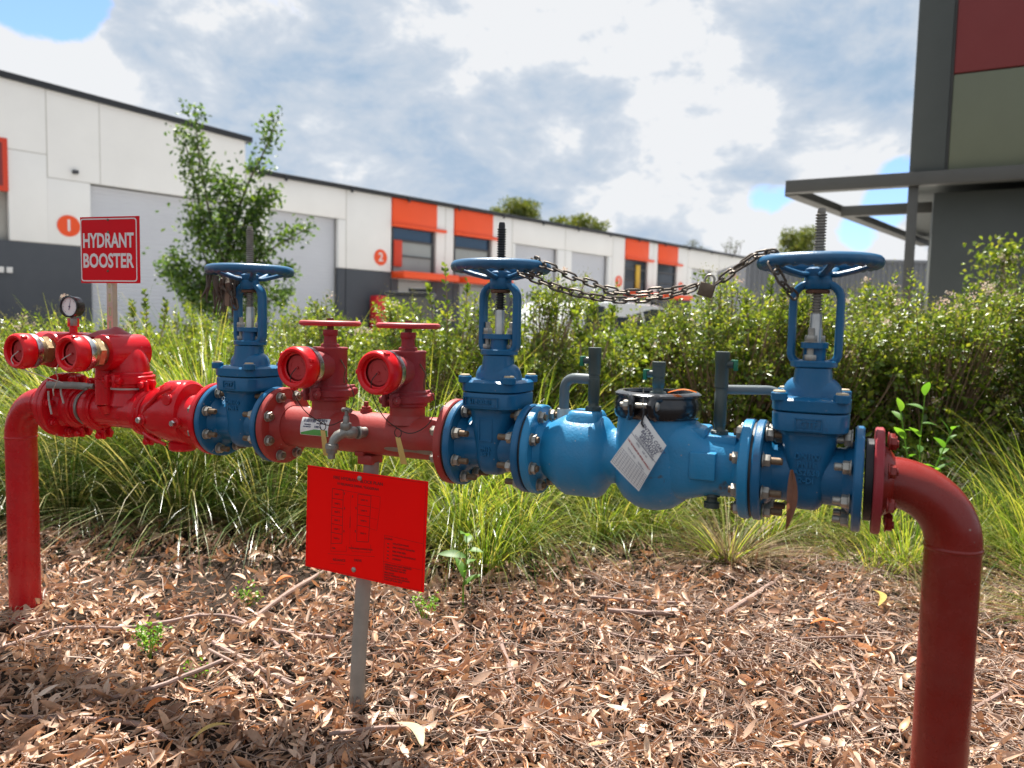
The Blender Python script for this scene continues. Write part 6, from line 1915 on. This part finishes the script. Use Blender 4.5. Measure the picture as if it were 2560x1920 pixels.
P = np.stack([xy[:, 0], xy[:, 1], np.maximum(.003, hill(xy[:, 0], xy[:, 1]) + rng.uniform(-.004, .03, n))], 1)
o = np_mesh('litter_crumbs', *leaf_geo(P, rand_dir(n, .1), rand_dir(n, 1.), rng.uniform(.007, .02, n), rng.uniform(.004, .011, n), .35), M['litter'], smooth=False)
tag(o, 'crumbs of broken dry leaves between the larger leaves', 'leaf litter', kind='stuff')
# the leaves that lie on top, one by one
LM = []
for k in range(10):
    one = np.ones(1)
    V, F = strip_leaves(1, np.zeros((1, 3)), one * 0., one * rng.uniform(.045, .075), one * rng.uniform(.010, .018), one * rng.uniform(-1.4, 2.2), one * rng.normal(0, 1.5), one * 0., one * rng.normal(0, .3), rows=9)
    o = np_mesh('gum_leaf', V, F, M['litter_one']); LM.append(o.data); bpy.data.objects.remove(o)
q = random.Random(21)
for k in range(230):
    y = 1.62 + 1.5 * q.random() ** 1.2; x = q.uniform(-1, 1) * .72 * y
    o = bpy.data.objects.new('gum_leaf', LM[k % 10]); COL.objects.link(o)
    o.location = (x, y, float(hill(np.array(x), np.array(y))) + q.uniform(.034, .05))
    o.rotation_euler = (q.gauss(0, .35), q.gauss(0, .25), q.uniform(0, 2 * PI))
    s_ = q.uniform(.75, 1.25); o.scale = (s_, s_ * q.uniform(.8, 1.2), s_)
    tag(o, 'dry brown gum leaf lying on top of the leaf litter', 'leaf', 'dry gum leaves on top of the litter')
def single_leaf(label, pts, W, mat, z=.055):
    """one flat leaf between two ground points"""
    a = Vector((*pts[0], z)); b = Vector((*pts[1], z + .012)); d = b - a
    nrm = Vector((-d.y, d.x, 0)).normalized(); vs, fs = [], []
    for i in range(11):
        u = i / 10; wv = W * .5 * math.sin(PI * min(1, u * .95 + .03)) ** .8
        c = a + d * u + nrm * (.12 * d.length * math.sin(PI * u)) + Vector((0, 0, .010 * math.sin(PI * u)))
        for k in (-1, 0, 1):
            vs.append(c + nrm * (k * wv) + Vector((0, 0, .25 * wv if k else 0)))
    for i in range(10):
        for k in range(2):
            fs.append((i * 3 + k, i * 3 + k + 1, i * 3 + k + 4, i * 3 + k + 3))
    o = MB().add(vs, fs).build('fallen_leaf', M[mat])
    return tag(o, label, 'leaf')
single_leaf('long pale cream leaf on the litter in front of the grey post', [(-.285, 1.93), (-.20, 1.79)], .030, 'leaf_cream')
single_leaf('slim pale yellow leaf on the litter left of the dark red riser', [(1.50, 3.06), (1.42, 2.84)], .026, 'leaf_yellow')
single_leaf('bright orange curled leaf on the litter right of the middle', [(1.095, 2.675), (1.185, 2.655)], .028, 'leaf_orange')
single_leaf('small orange leaf near the bottom left of the litter', [(-.96, 1.95), (-.91, 2.0)], .03, 'leaf_orange')
single_leaf('narrow yellow leaf near the bottom edge left of the post', [(-.78, 1.82), (-.70, 1.88)], .018, 'leaf_yellow')
single_leaf('orange leaf beside the tiny weed left of the board', [(-.93, 2.98), (-.87, 3.02)], .03, 'leaf_orange')
STK = [([(-1.75, 2.28), (-1.622, 2.364), (-1.513, 2.507), (-1.300, 2.518), (-1.184, 2.577), (-1.086, 2.654)], .010, 'long crooked stick crossing the litter from the left edge below the riser'),
       ([(-1.099, 2.645), (-.978, 2.64), (-.845, 2.528), (-.652, 2.295)], .008, 'bowed stick right of the bright green weed'),
       ([(-.961, 2.60), (-.783, 2.531), (-.58, 2.50)], .010, 'thick stick left of the grey post'),
       ([(.800, 2.753), (.965, 2.954), (1.242, 3.314)], .014, 'thick straight stick running towards the withered grass clump'),
       ([(-.90, 2.65), (-.853, 2.95), (-.78, 3.25)], .013, 'thick stick leaning into the grass left of the board'),
       ([(.38, 2.79), (.578, 2.763), (.74, 2.80)], .013, 'short thick stick in the middle of the right litter'),
       ([(.33, 2.93), (.579, 2.872), (.70, 2.87)], .010, 'stick just behind the short thick stick'),
       ([(-1.157, 2.014), (-1.007, 2.100), (-.879, 2.284)], .010, 'stick pointing at the bowed stick, near the bottom left'),
       ([(-1.45, 1.95), (-1.021, 1.923), (-.85, 1.84)], .009, 'dark stick in the shaded bottom left corner'),
       ([(-.12, 1.78), (-.034, 1.873), (-.09, 1.985), (-.22, 2.06)], .009, 'curved stick by the pale cream leaf'),
       ([(-.022, 2.541), (.025, 2.204), (.012, 2.040)], .010, 'stick lying towards the viewer right of the post'),
       ([(.459, 2.225), (.565, 2.038)], .011, 'short stick below the middle of the right litter'),
       ([(1.20, 2.0), (1.276, 2.043), (1.603, 2.278), (1.75, 2.32)], .009, 'stick at the lower right edge behind the riser'),
       ([(-.960, 2.416), (-.750, 2.243), (-.60, 2.13)], .010, 'stick lying slanted left of the grey post'),
       ([(-.95, 2.36), (-.74, 2.19), (-.66, 2.08)], .007, 'thin stick beside the slanted stick'),
       ([(.05, 2.45), (.42, 2.40), (.80, 2.43)], .006, 'long thin twig across the middle litter'),
       ([(.55, 2.30), (.92, 2.52), (1.25, 2.60)], .005, 'thin twig under the bright orange leaf'),
       ([(-.05, 3.0), (.32, 2.62), (.62, 2.44)], .005, 'long thin twig slanting right of the seedling'),
       ([(.78, 1.98), (1.02, 2.12), (1.10, 2.35)], .008, 'bent twig left of the riser near the bottom'),
       ([(-.45, 1.88), (-.30, 1.93), (-.18, 1.935)], .008, 'dark twig pair lying at the foot of the grey post')]
for pts, r_, lab in STK:
    k = len(pts)
    r_ *= .74
    P_ = [Vector((x, y, .040 + .010 * math.sin(3 * x + 2 * y))) for x, y in pts]
    ob = cord('stick', P_, r_, M['stick'], None, 8, 5)
    for v in ob.data.vertices:       # knots and unevenness
        v.co += Vector((math.sin(v.co.x * 60 + v.co.y * 43), math.cos(v.co.y * 57), math.sin(v.co.x * 71))) * r_ * .14
    tag(ob, lab, 'stick')
